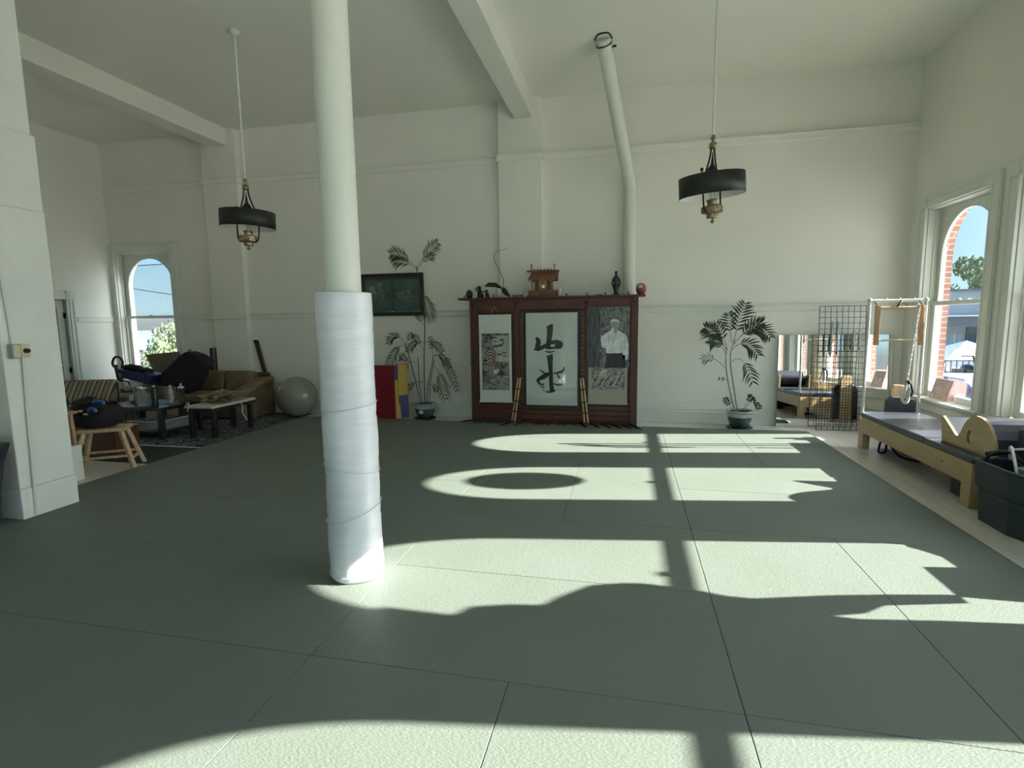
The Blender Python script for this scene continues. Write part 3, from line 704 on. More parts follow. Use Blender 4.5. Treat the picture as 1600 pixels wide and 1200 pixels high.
# switch and conduit on the pier
t = thing('conduit', 'thin white conduit running down the brick pier', 'conduit', (-4.56, 3.13, 0))
MB().tube([(-4.562, 3.17, 1.30), (-4.562, 3.155, .9), (-4.562, 3.125, .02)], .009, 8).build('lower_run', 'pier_paint', t)
MB().tube([(-4.562, 3.11, 1.32), (-4.562, 3.09, 1.9), (-4.575, 3.05, 2.6)], .009, 8).build('upper_run', 'pier_paint', t)
t = thing('dimmer_switch', 'cream dimmer switch with black knob on the brick pier', 'switch', (-4.56, 3.175, 1.28))
MB().box(-4.57, -4.535, 3.143, 3.207, 1.26, 1.36).build('plate', 'switch_cream', t, bevel=.006)
MB().lathe([(.0, .03), (.016, .028), (.018, 0)], (-4.535, 3.175, 1.31), 16, R=Matrix.Rotation(pi / 2, 3, 'Y')).build('knob', 'black_plastic', t)
t = thing('junction_box', 'grey metal junction box beside the cream dimmer', 'box', (-4.56, 3.10, 1.27))
MB().box(-4.57, -4.52, 3.075, 3.135, 1.255, 1.365).build('box_body', 'switch_grey', t, bevel=.004)
MB().box(-4.525, -4.518, 3.083, 3.127, 1.265, 1.355).build('cover', 'switch_cream', t, bevel=.002)

# ================================================================== far wall: the red wood cabinet
t = thing('altar_cabinet', 'red-brown wooden cabinet wall with plank front and long shelf', 'cabinet', (-1.07, 7.7, FL))
X0, X1, YF, ZT = -2.275, .132, 7.5, 1.79
b = MB(); b.box(X0 + .02, X1 - .02, YF + .06, YF + .31, FL, ZT); b.build('carcass', 'wood_dark', t)
b = MB(); z = .04
while z < 1.68:
    b.box(X0 + .1, X1 - .1, YF + .035, YF + .06, z + .004, z + .071); z += .074
b.build('planks', 'wood_dark', t, bevel=.004)
b = MB(); z = .26
while z < 1.6:
    b.box(-1.525, -1.475, YF + .012, YF + .036, z + .003, z + .058); z += .061
b.build('side_slats', 'wood_mid', t, bevel=.003)
b = MB(); z = .26
while z < 1.6:
    b.box(-.66, -.60, YF + .012, YF + .036, z + .003, z + .058); z += .061
b.build('side_slats', 'wood_mid', t, bevel=.003)
for (a, c) in ((X0, X0 + .13), (-1.61, -1.53), (-.60, -.55), (X1 - .10, X1)): MB().box(a, c, YF, YF + .31 if a in (X0, X1 - .1) else YF + .06, FL, ZT).build('post', 'wood_post', t, bevel=.004)
for (a, c) in ((X0 + .13, -1.61), (-1.53, -.60), (-.55, X1 - .1)): MB().box(a, c, YF + .008, YF + .06, 1.64, ZT).build('top_rail', 'wood_dark', t, bevel=.004)
MB().box(X0 - .16, X1 + .09, YF - .06, YF + .31, ZT, ZT + .028).build('shelf', 'wood_post', t, bevel=.004)
for x in (X0 + .05, -1.57, -.575, X1 - .05): MB().prism([(x - .02, YF - .001, ZT), (x - .02, YF - .05, ZT), (x - .02, YF - .045, ZT - .05), (x - .02, YF - .012, ZT - .08), (x - .02, YF - .001, ZT - .15)], (.04, 0, 0)).build('bracket', 'wood_post', t, bevel=.003)
for z in (.095, .85): MB().box(X0 - .012, X0 + .002, YF + .02, YF + .05, z, z + .03).build('side_peg', 'iron', t)
# pegs fanned out on the mat edge in front of the cabinet
rnd = random.Random(2)
pegs = [(-2.24, -.16, -.03), (-2.10, -.10, -.05), (-1.99, -.13, -.04), (-1.87, -.12, -.05), (-1.75, -.13, -.05), (-1.62, -.15, -.12), (-1.44, -.13, -.09), (-1.24, -.04, -.05), (-1.17, -.03, -.05), (-1.07, -.03, -.06), (-.97, .02, -.06), (-.88, .01, -.05), (-.76, .03, -.04), (-.66, .12, -.10), (-.50, .13, -.10), (-.36, .14, -.09), (-.23, .16, -.10), (-.09, .15, -.10), (.04, .15, -.12)]
for i, (x, dx, dy) in enumerate(pegs):
    ordn = ['leftmost', 'second from left', 'third from left', 'fourth from left', 'fifth from left', 'sixth from left', 'seventh from left', 'eighth from left', 'ninth from left', 'middle one', 'ninth from right', 'eighth from right', 'seventh from right', 'sixth from right', 'fifth from right', 'fourth from right', 'third from right', 'second from right', 'rightmost'][i]
    b = MB().tube([(x, YF - .024, .014), (x + dx * .6, YF - .024 + dy * 1.3 - .03, .013), (x + dx, YF - .024 + dy * 2.0 - .06, .010)], [.013, .013, .007], 8)
    tag(b.build('wooden_peg', 'iron'), 'dark wooden peg under the red cabinet, %s of the fan' % ordn, 'peg', 'pegs fanned out under the cabinet')

def YZ(x): return lambda *a: a
# tiger scroll --------------------------------------------------
SP = []
def scroll_thing(label, x0, x1, z0, z1, y, paper):
    t = thing('hanging_scroll', label, 'scroll', ((x0 + x1) / 2, y, z0))
    b = MB(); n = 10; vs = []; fs = []
    for i in range(n + 1):
        z = z0 + (z1 - z0) * i / n; bow = .004 * sin(i * 1.1)
        vs += [(x0, y + bow, z), (x1, y + bow * .5, z), (x1, y + bow * .5 + .003, z), (x0, y + bow + .003, z)]
    for i in range(n):
        for k in range(4): fs.append((4 * i + k, 4 * i + (k + 1) % 4, 4 * i + 4 + (k + 1) % 4, 4 * i + 4 + k))
    SP.append(b.add(vs, fs).build('scroll_paper', paper, t))
    MB().tube([(x0 - .01, y + .004, z0), (x1 + .01, y + .004, z0)], .011, 10).build('bottom_roller', paper, t)
    return t
SY = YF - .022
t = scroll_thing('white scroll with a tiger painting hanging on the cabinet', -2.135, -1.65, .295, 1.565, SY, 'paper')
MB().tube([(-2.14, SY, 1.567), (-1.645, SY, 1.567)], .008, 8).build('top_rod', 'paper', t)
MB().tube([(-1.95, SY, 1.57), (-1.92, SY - .0, 1.66), (-1.88, SY, 1.67), (-1.84, SY, 1.57)], .003, 5).build('cord', 'bamboo', t)
b = MB(); ys = SY - .005
def flat(b, pts, mi, y, cx=0, cz=0, s=1):
    if len(pts) > 7: pts = [(q.x, q.z) for q in spline([(p[0], 0, p[1]) for p in pts], None, 3, True)[0]]
    b.prism([(cx + p[0] * s, y, cz + p[1] * s) for p in pts], (0, .0012, 0), mi)
BW = 1.0
def ribbon(b, pts, w, mi, y):
    """a brush stroke through pts (x,z) with widths w"""
    ws = [k * BW for k in (w if isinstance(w, (list, tuple)) else [w] * len(pts))]
    if len(pts) >= 3:
        Q, ws = spline([(p[0], 0, p[1]) for p in pts], ws, 5); pts = [(q.x, q.z) for q in Q]
    L = []; R_ = []
    for i, p in enumerate(pts):
        a = pts[max(i - 1, 0)]; c = pts[min(i + 1, len(pts) - 1)]; dx, dz = c[0] - a[0], c[1] - a[1]; l = math.hypot(dx, dz) or 1
        nx, nz = -dz / l, dx / l; L.append((p[0] + nx * ws[i] / 2, p[1] + nz * ws[i] / 2)); R_.append((p[0] - nx * ws[i] / 2, p[1] - nz * ws[i] / 2))
    vs = []; fs = []
    for (l, r) in zip(L, R_): vs += [(l[0], y, l[1]), (r[0], y, r[1]), (r[0], y + .001, r[1]), (l[0], y + .001, l[1])]
    for i in range(len(pts) - 1):
        for k in range(4): fs.append((4 * i + k, 4 * i + (k + 1) % 4, 4 * i + 4 + (k + 1) % 4, 4 * i + 4 + k))
    fs += [(0, 1, 2, 3), tuple(4 * len(pts) - 1 - k for k in range(4))]
    b.add(vs, fs, mi)
px0, px1, pz0, pz1 = -2.095, -1.685, .475, 1.305
pu = lambda u, v: (px0 + (px1 - px0) * u, pz0 + (pz1 - pz0) * v)
b.box(px0, px1, ys - .0, ys + .002, pz0, pz1, 0)
y1 = ys - .0013
flat(b, [pu(*p) for p in [(.5, .5), (.98, .5), (.98, .96), (.55, .96), (.35, .85), (.45, .7)]], 1, y1)
flat(b, [pu(*p) for p in [(.04, .03), (.5, .03), (.96, .03), (.96, .12), (.93, .22), (.8, .3), (.6, .26), (.4, .2), (.2, .1), (.05, .12)]], 3, y1)
y2 = y1 - .0013
flat(b, [pu(*p) for p in [(.22, .74), (.15, .68), (.13, .60), (.17, .52), (.10, .47), (.07, .38), (.09, .30), (.15, .24), (.17, .16), (.14, .11), (.24, .09), (.33, .12), (.30, .20), (.36, .27), (.44, .29), (.52, .27), (.60, .31), (.66, .38), (.64, .45), (.58, .50), (.50, .53), (.53, .60), (.51, .67), (.45, .72), (.35, .755)]], 2, y2)
ribbon(b, [pu(*p) for p in [(.40, .73), (.48, .775), (.60, .775), (.74, .80), (.80, .85), (.77, .885), (.69, .885), (.64, .86)]], [.03, .028, .026, .026, .024, .022, .02, .012], 2, y2)
y3 = y2 - .0012
rnd = random.Random(6)
for k in range(7): u = .44 + .05 * k; ribbon(b, [pu(u, .755 + .014 * (k > 3)), pu(u + .015, .80 + .014 * (k > 3))], .011, 4, y3)
for k in range(4): ribbon(b, [pu(.69 + .03 * k, .87), pu(.69 + .03 * k, .90)], .010, 4, y3)
for k in range(8):   # curved stripes over the haunch
    v = .70 - .026 * k; ribbon(b, [pu(.16, v - .05), pu(.24, v), pu(.34, v + .02), pu(.44, v - .01)], [.003, .008, .008, .003], 5 if k % 2 else 4, y3)
for k in range(9):   # shoulder and leg stripes
    u = .10 + .035 * k; ribbon(b, [pu(u, .47 - .01 * k), pu(u + .03, .40), pu(u + .02, .31), pu(u + .06, .26 - .01 * (k % 3))], [.003, .009, .008, .003], 5 if k % 2 == 0 else 4, y3)
for k in range(4): ribbon(b, [pu(.16, .23 - .03 * k), pu(.29, .22 - .03 * k)], [.007, .004], 4, y3)
flat(b, [pu(*p) for p in [(.44, .30), (.54, .28), (.62, .33), (.60, .37), (.50, .36), (.44, .34)]], 5, y3)       # muzzle
for (a, c) in [((.48, .44), (.54, .42)), ((.56, .44), (.61, .43)), ((.52, .33), (.58, .335)), ((.40, .50), (.46, .52)), ((.57, .49), (.62, .50)), ((.50, .47), (.57, .475))]: ribbon(b, [pu(*a), pu(*c)], .010, 4, y3 - .001)
for k in range(26):   # pine boughs and rocks
    u, v = rnd.choice([(rnd.uniform(.02, .45), rnd.uniform(.74, .97)), (rnd.uniform(.5, .95), rnd.uniform(.60, .68)), (rnd.uniform(.02, .12), rnd.uniform(.2, .7)), (rnd.uniform(.45, .75), rnd.uniform(.24, .34))])
    ribbon(b, [pu(u, v), pu(min(.98, u + rnd.uniform(.06, .16)), min(.98, v + rnd.uniform(-.02, .03))), pu(min(.99, u + .2), v)], [.004, .016, .003], 4, y3)
for k in range(12): u = .55 + .035 * k; ribbon(b, [pu(u, .03), pu(u - .05, .12), pu(u + .02, .20 + .05 * (k % 2))], .005, 5 if k % 2 else 4, y3)
for k in range(4):
    z = .83 - .045 * k
    ribbon(b, [pu(.88, z + .012), pu(.93, z + .012)], .004, 4, y3); ribbon(b, [pu(.905, z + .02), pu(.90, z - .012)], .005, 4, y3); ribbon(b, [pu(.885, z - .008), pu(.93, z - .006)], .004, 4, y3)
b.build('tiger_painting', ['paint_bg', 'paint_mist', 'paint_tiger', 'paint_rock', 'ink', 'photo_white'], SP[0])

# framed calligraphy --------------------------------------------
t = thing('framed_calligraphy', 'large black-framed ink calligraphy of two characters on the cabinet', 'picture', (-1.065, YF, .235))
FY = YF - .04
b = MB()
for q in ((-1.465, -1.435, .24, 1.615), (-.695, -.665, .24, 1.615), (-1.435, -.695, .24, .265), (-1.435, -.695, 1.59, 1.615)): b.box(q[0], q[1], FY, FY + .035, q[2], q[3])
b.build('frame', 'black_paint', t, bevel=.004)
cpaper = MB().box(-1.436, -.694, FY + .014, FY + .02, .264, 1.591).build('paper', 'paper', t)
b = MB(); cx = lambda u: -1.435 + .74 * u; cz = lambda v: .265 + 1.325 * v
BW = 1.22
def st(pts, w, mi=0, y=FY + .0125): ribbon(b, [(cx(u), cz(v)) for (u, v) in pts], w, mi, y)
st([(.455, .868), (.47, .84), (.46, .75), (.44, .655), (.43, .61)], [.085, .075, .062, .055, .05])            # mountain: centre
st([(.20, .735), (.245, .70), (.235, .655), (.205, .625)], [.03, .055, .06, .05])
st([(.16, .612), (.24, .612), (.34, .635), (.46, .672), (.58, .688), (.66, .675), (.70, .655)], [.02, .05, .045, .04, .045, .055, .05])
st([(.71, .665), (.66, .635), (.57, .625), (.48, .622), (.41, .618)], [.03, .05, .022, .03, .02])
st([(.38, .588), (.46, .578), (.56, .588)], [.012, .022, .01]); st([(.62, .66), (.60, .625)], [.07, .05])
st([(.455, .548), (.47, .52), (.475, .44), (.485, .36), (.49, .25), (.505, .16)], [.08, .072, .055, .045, .05, .05])   # water: centre
st([(.40, .150), (.46, .145), (.54, .158), (.555, .175)], [.012, .025, .03, .015])
st([(.265, .395), (.32, .365), (.39, .345)], [.010, .018, .016]); st([(.45, .35), (.37, .32), (.27, .29), (.20, .262)], [.03, .06, .045, .02])
st([(.215, .275), (.25, .245), (.30, .225), (.36, .235)], [.02, .03, .022, .01])
st([(.735, .425), (.735, .39), (.68, .365), (.60, .355), (.53, .345)], [.008, .022, .030, .020, .016]); st([(.60, .35), (.64, .31), (.70, .275), (.72, .245)], [.012, .022, .030, .030])
st([(.74, .25), (.68, .232), (.60, .225), (.53, .24)], [.015, .035, .022, .012]); st([(.23, .22), (.30, .19), (.35, .155), (.43, .135)], [.004, .006, .008, .006])
st([(.28, .20), (.35, .205), (.33, .185)], [.006, .014, .006])
b.build('brush_characters', 'ink', cpaper); BW = 1.0
MB().box(-1.436, -.694, FY + .004, FY + .006, .264, 1.591).build('glass', 'glass', t)

# black and white portrait --------------------------------------
t2 = scroll_thing('tan scroll with dark landscape, half hidden behind the portrait', -.545, -.005, .30, 1.20, SY, 'paper_tan')
b = MB(); b.box(-.495, -.045, ys, ys + .002, .51, 1.1, 0)
for k in range(16):
    u = -.49 + .026 * k; rnd2 = random.Random(k)
    ribbon(b, [(u, .53 + rnd2.uniform(0, .05)), (u + .05, .60 + rnd2.uniform(-.03, .06)), (min(u + .10, -.05), .70 + rnd2.uniform(-.05, .08))], [.003, .010, .004], 2 if k % 3 else 1, ys - .0013)
flat(b, [(-.40, .70), (-.30, .68), (-.28, .79), (-.35, .80)], 2, ys - .0026)
b.build('landscape_painting', ['paint_rock', 'ink', 'paint_mist'], SP[1])
t = thing('portrait_photo', 'black and white portrait of a bearded person in white jacket', 'picture', (-.265, SY, .82))
PY = SY - .02
pp = MB().box(-.555, .02, PY, PY + .008, .815, 1.655).build('photo_print', 'photo_dark', t)
b = MB(); fu = lambda u, v: (-.555 + .575 * u, .815 + .84 * v)
y1 = PY - .0015
flat(b, [fu(*p) for p in [(0, .0), (.30, .0), (.29, .35), (.31, .7), (.30, 1), (0, 1)]], 0, y1)
y2 = y1 - .0014
flat(b, [fu(*p) for p in [(.44, .0), (.47, .24), (.80, .24), (.90, .20), (.92, .0)]], 3, y2)
flat(b, [fu(*p) for p in [(.32, .49), (.36, .53), (.48, .59), (.56, .615), (.66, .62), (.76, .605), (.88, .55), (.94, .50), (.97, .30), (.96, .15), (.86, .14), (.84, .24), (.82, .30), (.80, .245), (.47, .235), (.45, .38), (.44, .33), (.35, .345)]], 1, y2)
y3 = y2 - .0014
flat(b, [fu(*p) for p in [(.545, .735), (.56, .78), (.62, .795), (.70, .785), (.75, .75), (.755, .70), (.73, .66), (.72, .61), (.64, .58), (.60, .62), (.56, .66)]], 2, y3)
flat(b, [fu(*p) for p in [(.55, .74), (.56, .785), (.62, .80), (.71, .79), (.76, .75), (.75, .72), (.72, .755), (.64, .765), (.58, .75)]], 1, y3 - .001)
flat(b, [fu(*p) for p in [(.56, .645), (.60, .665), (.64, .64), (.62, .57), (.585, .54), (.56, .58)]], 1, y3 - .001)
for (a, c) in [((.57, .705), (.60, .71)), ((.63, .71), (.67, .705)), ((.60, .70), (.60, .675)), ((.655, .62), (.69, .54)), ((.69, .60), (.64, .48)), ((.62, .46), (.60, .30)), ((.82, .45), (.80, .30)), ((.52, .55), (.50, .40)), ((.88, .50), (.90, .30))]:
    ribbon(b, [fu(*a), fu(*c)], [.006, .003], 4, y3 - .002)
for k in range(24):
    rr = random.Random(k + 50); u = rr.uniform(.33, .95); v = rr.uniform(.72, .98) if k % 2 else rr.uniform(.0, .25)
    if .5 < u < .8 and v < .82 or (.44 < u): 
        if v < .8: continue
    ribbon(b, [fu(u, v), fu(min(.99, u + .05), min(.99, v + rr.uniform(-.03, .03)))], [.004, .010], 5, y2)
for k in range(9): ribbon(b, [fu(.02 + .032 * k, .02), fu(.03 + .032 * k, .5), fu(.02 + .032 * k, .98)], .004, 3, y1 - .001)
for k in range(5): ribbon(b, [fu(.50 + .07 * k, .225), fu(.49 + .075 * k, .02)], .004, 4, y3)
b.build('person_image', ['photo_trunk', 'photo_white', 'photo_skin', 'photo_black', 'ink_grey', 'photo_skin'], pp)

# bamboo pairs
def bamboo_stick(p0, p1, label):
    t = thing('bamboo_stick', label, 'stick', p0, group='bamboo sticks leaning against the cabinet')
    P, Q = Vector(p0), Vector(p1); b = MB(); pts = [P + (Q - P) * (k / 24) for k in range(25)]
    b.tube([tuple(p) for p in pts], .0125, 10); cu = b.build('culm', 'bamboo', t)
    for k in (0, 5, 10, 16):
        a = P + (Q - P) * (k / 22 + .01); MB().tube([tuple(a), tuple(a + (Q - P) * .03)], .0135, 10).build('node_band', 'bamboo_node', cu)
bamboo_stick((-1.645, 7.40, .012), (-1.555, 7.475, .655), 'left of the two bamboo sticks leaning left of the calligraphy')
bamboo_stick((-1.60, 7.38, .012), (-1.520, 7.475, .66), 'right of the two bamboo sticks leaning left of the calligraphy')
bamboo_stick((-.585, 7.38, .012), (-.655, 7.475, .66), 'left of the two bamboo sticks leaning right of the calligraphy')
bamboo_stick((-.535, 7.38, .012), (-.620, 7.475, .665), 'right of the two bamboo sticks leaning right of the calligraphy')

# things standing on the shelf -----------------------------------
SH = ZT + .028; Y = 7.62
def candle(x, h, label, r=.009):
    t = thing('candle', label, 'candle', (x, Y - .03, SH), group='candles standing on the cabinet shelf')
    MB().lathe([(0, 0), (.020, 0), (.020, .004), (.007, .010), (.006, .026), (.017, .032), (.017, .038), (.0, .038)], (x, Y - .03, SH), 14).build('holder', 'iron', t)
    MB().lathe([(r, .036), (r, .036 + h), (r * .4, .045 + h), (0, .046 + h)], (x, Y - .03, SH), 10).build('wax_stick', 'wax', t)
candle(-2.375, .10, 'white candle at the left end of the shelf')
candle(-1.935, .09, 'white candle just left of the orchid pot')
candle(-1.70, .085, 'white candle behind the orchid leaf tip')
candle(-1.515, .09, 'white candle just left of the miniature shrine')
candle(-.865, .09, 'white candle just right of the white beaker')
candle(-.575, .10, 'white candle midway between shrine and black statuette')
candle(-.32, .085, 'white candle next to the flat black object')
candle(-.005, .10, 'white candle between black statuette and red doll')
t = tag(MB().lathe([(0, 0), (.025, .0), (.045, .025), (.052, .055), (.044, .09), (.022, .118), (0, .125)], (-2.31, Y, SH), 20).build('dark_egg', 'black_paint'), 'dark egg-shaped ornament at the left of the shelf', 'ornament')
def figurine(x, s, label):
    t = thing('figurine', label, 'figurine', (x, Y, SH))
    b = MB(); b.lathe([(0, 0), (.045, 0), (.045, .012), (.03, .02), (.036, .05), (.028, .09), (.012, .105)], (x, Y, SH), 14)
    b.v = [Vector((x + (p.x - x) * s, Y + (p.y - Y) * s, SH + (p.z - SH) * s)) for p in b.v]; b.build('body', 'black_paint', t)
    b = MB().ball((x - .010 * s, Y, SH + .125 * s), .026 * s, 12, 8); b.ball((x + .02 * s, Y, SH + .03 * s), .03 * s, 10, 8); b.tube([(x - .02 * s, Y - .02, SH + .09 * s), (x - .05 * s, Y - .03, SH + .10 * s), (x - .03 * s, Y - .04, SH + .13 * s)], .009 * s, 6); b.build('head_and_arms', 'black_paint', t)
figurine(-2.145, 1.2, 'taller dark figurine between egg and orchid'); figurine(-2.04, .82, 'shorter dark figurine left of the orchid')
# orchid
t = thing('orchid', 'orchid with two long dark leaves and a bare curling stem', 'plant', (-1.85, Y, SH))
MB().lathe([(.0, 0), (.035, 0), (.045, .11), (.048, .13), (.04, .13), (.038, .11), (.0, .11)], (-1.85, Y, SH), 20).build('pot', 'wax', t)
def blade(pts, w, m, n, par, fold=.2):
    b = MB(); vs = []; fs = []; P = [Vector(p) for p in pts]
    for i, p in enumerate(P):
        d = (P[min(i + 1, len(P) - 1)] - P[max(i - 1, 0)]).normalized(); sd = d.cross(Vector((0, -1, .25))).normalized()
        ww = w[i] if isinstance(w, (list, tuple)) else w; vs += [p + sd * ww, p + Vector((0, .0, -ww * fold)) + Vector((0, .006, 0)), p - sd * ww, p + Vector((0, .004, .0))]
    for i in range(len(P) - 1):
        for k in range(4): fs.append((4 * i + k, 4 * i + (k + 1) % 4, 4 * i + 4 + (k + 1) % 4, 4 * i + 4 + k))
    b.add(vs, fs, 0, True); return b.build(n, m, par)
blade([(-1.82, Y, SH + .14), (-1.90, Y - .03, SH + .185), (-2.0, Y - .05, SH + .19), (-2.06, Y - .06, SH + .165)], [.012, .034, .034, .006], 'leaf', 'leaf', t)
blade([(-1.83, Y, SH + .14), (-1.78, Y - .05, SH + .12), (-1.73, Y - .09, SH + .06), (-1.67, Y - .11, SH + .01)], [.012, .036, .036, .008], 'leaf', 'leaf', t)
MB().tube([(-1.80, Y, SH + .13), (-1.79, Y, SH + .22), (-1.795, Y, SH + .28), (-1.85, Y, SH + .40), (-1.905, Y, SH + .50), (-1.925, Y, SH + .58), (-1.91, Y, SH + .64), (-1.86, Y, SH + .675), (-1.79, Y, SH + .685), (-1.70, Y - .02, SH + .715)], [.005, .005, .005, .0045, .004, .004, .004, .0035, .0025, .0015], 6).build('flower_stem', 'leaf', t)
for i, x in enumerate((-1.625, -1.545)):
    b = MB(); b.box(x - .035, x + .035, Y - .03, Y + .03, SH, SH + .035); b2 = tag(b.build('carved_block', 'black_paint', bevel=.004), ['left', 'right'][i] + ' one of two small black carved blocks on the shelf', 'ornament', 'black carved blocks on the shelf')
    b = MB()
    for k in range(3): b.box(x - .026 + .019 * k, x - .014 + .019 * k, Y - .0315, Y - .03, SH + .01, SH + .026)
    b.build('carving', 'wax', b2)
# miniature shrine
t = thing('miniature_shrine', 'miniature wooden shrine with a ridged roof on the shelf', 'shrine', (-1.205, Y, SH)); cxs = -1.205
b = MB()
for (hw, z0, z1) in ((.215, 0, .02), (.20, .02, .04), (.19, .04, .06), (.20, .06, .09)): b.box(cxs - hw, cxs + hw, Y - .10 - hw * .1, Y + .10, SH + z0, SH + z1)
b.build('base', 'wood_mid', t, bevel=.002)
for sx in (-.145, -.10, .10, .145): MB().tube([(cxs + sx, Y - .075, SH + .09), (cxs + sx, Y - .075, SH + .245)], .008, 8).build('post', 'wood_mid', t)
MB().box(cxs - .11, cxs + .11, Y - .02, Y + .09, SH + .09, SH + .245).build('cella', 'wood_mid', t)
b = MB()
for s in (-1, 1): b.box(cxs + min(s * .005, s * .055), cxs + max(s * .005, s * .055), Y - .026, Y - .02, SH + .1, SH + .235)
b.build('door', 'wood_light', t)
b = MB()
for s in (-1, 1): b.prism([(cxs - .195, Y + s * .13, SH + .225), (cxs - .195, Y + s * .13, SH + .245), (cxs - .165, Y, SH + .365), (cxs - .165, Y, SH + .34)], (.39, 0, 0))
rf = b.build('roof', 'wood_mid', t, bevel=.002)
MB().box(cxs - .235, cxs + .235, Y - .022, Y + .022, SH + .355, SH + .375).build('ridge', 'wood_mid', rf)
b = MB()
for k in range(6): b.tube([(cxs - .12 + .048 * k, Y - .05, SH + .383), (cxs - .12 + .048 * k, Y + .05, SH + .383)], .010, 8)
b.build('ridge_logs', 'wood_mid', rf)
for s in (-1, 1):
    for q in (-1, 1): MB().bar((cxs + s * .165, Y - q * .03, SH + .36), (cxs + s * .165, Y + q * .03, SH + .46), .01, .012).build('crossed_finial', 'wood_mid', rf)
b = MB(); b.lathe([(0, 0), (.03, .0), (.03, .004), (.01, .01), (.008, .03), (.0, .03)], (cxs + .0, Y - .09, SH + .09), 14); b.lathe([(0, .0), (.034, .003), (.036, 0), (.0, -.004)], (cxs + .005, Y - .085, SH + .15), 20, R=Matrix.Rotation(radians(85), 3, 'X')); b.build('round_mirror', 'gold', t)
tag(MB().lathe([(0, 0), (.022, 0), (.024, .115), (.021, .115), (.019, .006), (0, .006)], (-.965, Y - .03, SH), 20).build('beaker', 'mug_white'), 'white beaker right beside the miniature shrine', 'cup')
tag(MB().box(-.455, -.36, Y - .05, Y, SH, SH + .016).build('flat_box', 'black_paint', bevel=.004), 'flat black object lying on the shelf left of the statuette', 'ornament')
t = thing('statuette', 'tall black standing statuette near the right end of the shelf', 'statuette', (-.175, Y, SH))
MB().lathe([(0, 0), (.052, 0), (.052, .012), (.034, .02), (.03, .06), (.04, .09), (.042, .12), (.034, .15), (.032, .17), (.044, .20), (.046, .235), (.036, .255), (.018, .265)], (-.175, Y, SH), 20).build('robe', 'black_paint', t)
MB().lathe([(.016, .262), (.019, .275), (.019, .325), (.012, .333), (0, .334)], (-.175, Y, SH), 14).build('head', 'black_paint', t)
b = MB(); [b.tube([(-.175 + s * .042, Y, SH + .23), (-.175 + s * .052, Y - .02, SH + .15), (-.175 + s * .035, Y - .03, SH + .11)], .012, 8) for s in (-1, 1)]; b.build('arm', 'black_paint', t)
t = thing('red_doll', 'round red papier doll with pale face at the right shelf end', 'doll', (.165, Y, SH))
MB().box(.10, .20, Y - .05, Y + .05, SH, SH + .012).build('stand', 'wood_mid', t)
MB().lathe([(0, .012), (.045, .014), (.066, .045), (.070, .08), (.062, .12), (.04, .15), (0, .162)], (.165, Y, SH), 24).build('body', 'daruma_red', t)
MB().ball((.155, Y - .045, SH + .10), (.040, .03, .036), 16, 10).build('face', 'daruma_pale', t)
b = MB(); [b.ball((.155 + s * .018, Y - .074, SH + .108), .006, 8, 6) for s in (-1, 1)]; b.tube([(.135, Y - .07, SH + .085), (.155, Y - .078, SH + .078), (.175, Y - .07, SH + .085)], .003, 5); b.build('painted_features', 'ink', t)

# framed glass picture on the left --------------------------------
t = thing('framed_picture', 'wide black-framed picture with two teal panels beside the column', 'picture', (-3.70, FAR - .03, 1.58))
fx0, fx1, fz0, fz1 = -4.23, -3.165, 1.585, 2.255; fy = FAR - .055
b = MB()
for q in ((fx0, fx0 + .06, fz0, fz1), (fx1 - .06, fx1, fz0, fz1), (fx0 + .06, fx1 - .06, fz0, fz0 + .055), (fx0 + .06, fx1 - .06, fz1 - .055, fz1)): b.box(q[0], q[1], fy, fy + .04, q[2], q[3])
b.build('frame', 'black_paint', t, bevel=.005)
MB().box(fx0 + .055, fx1 - .055, fy + .014, fy + .022, fz0 + .05, fz1 - .05).build('backing', 'black_paint', t)
for (a, c, nm) in ((fx0 + .075, -3.72, 0), (-3.68, fx1 - .08, 1)):
    MB().box(a, c, fy + .011, fy + .014, fz0 + .065, fz1 - .10).build('print', 'anime_bg', t)
b = MB(); q = fy + .0095
flat(b, [(-4.10, 2.05), (-4.02, 2.06), (-3.99, 2.0), (-3.98, 1.93), (-4.06, 1.96)], 1, q); flat(b, [(-3.99, 2.02), (-3.93, 2.07), (-3.86, 2.05), (-3.84, 1.95), (-3.83, 1.88), (-3.86, 1.78), (-3.93, 1.80), (-3.91, 1.90), (-4.03, 1.85), (-4.12, 1.82), (-4.0, 1.92)], 0, q)
flat(b, [(-3.905 + .026 * cos(a * pi / 5), 2.085 + .028 * sin(a * pi / 5)) for a in range(10)], 1, q - .001)
flat(b, [(-3.62, 1.93), (-3.56, 1.98), (-3.48, 1.96), (-3.40, 1.98), (-3.37, 1.92), (-3.43, 1.87), (-3.36, 1.83), (-3.33, 1.78), (-3.41, 1.80), (-3.47, 1.86), (-3.60, 1.88)], 0, q)
for (a, c) in [((-3.65, 1.945), (-3.50, 1.955)), ((-3.62, 1.87), (-3.30, 1.885)), ((-3.44, 1.85), (-3.36, 1.78)), ((-3.52, 1.93), (-3.50, 1.86)), ((-3.50, 1.83), (-3.44, 1.80))]: ribbon(b, [a, c], [.010, .005], 1, q - .001)
flat(b, [(-3.415 + .022 * cos(a * pi / 5), 1.965 + .025 * sin(a * pi / 5)) for a in range(10)], 1, q - .002)
b.build('drawn_figures', ['anime_fig', 'anime_pale'], t)
MB().box(fx0 + .055, fx1 - .055, fy + .004, fy + .006, fz0 + .05, fz1 - .05).build('glass', 'glass', t)

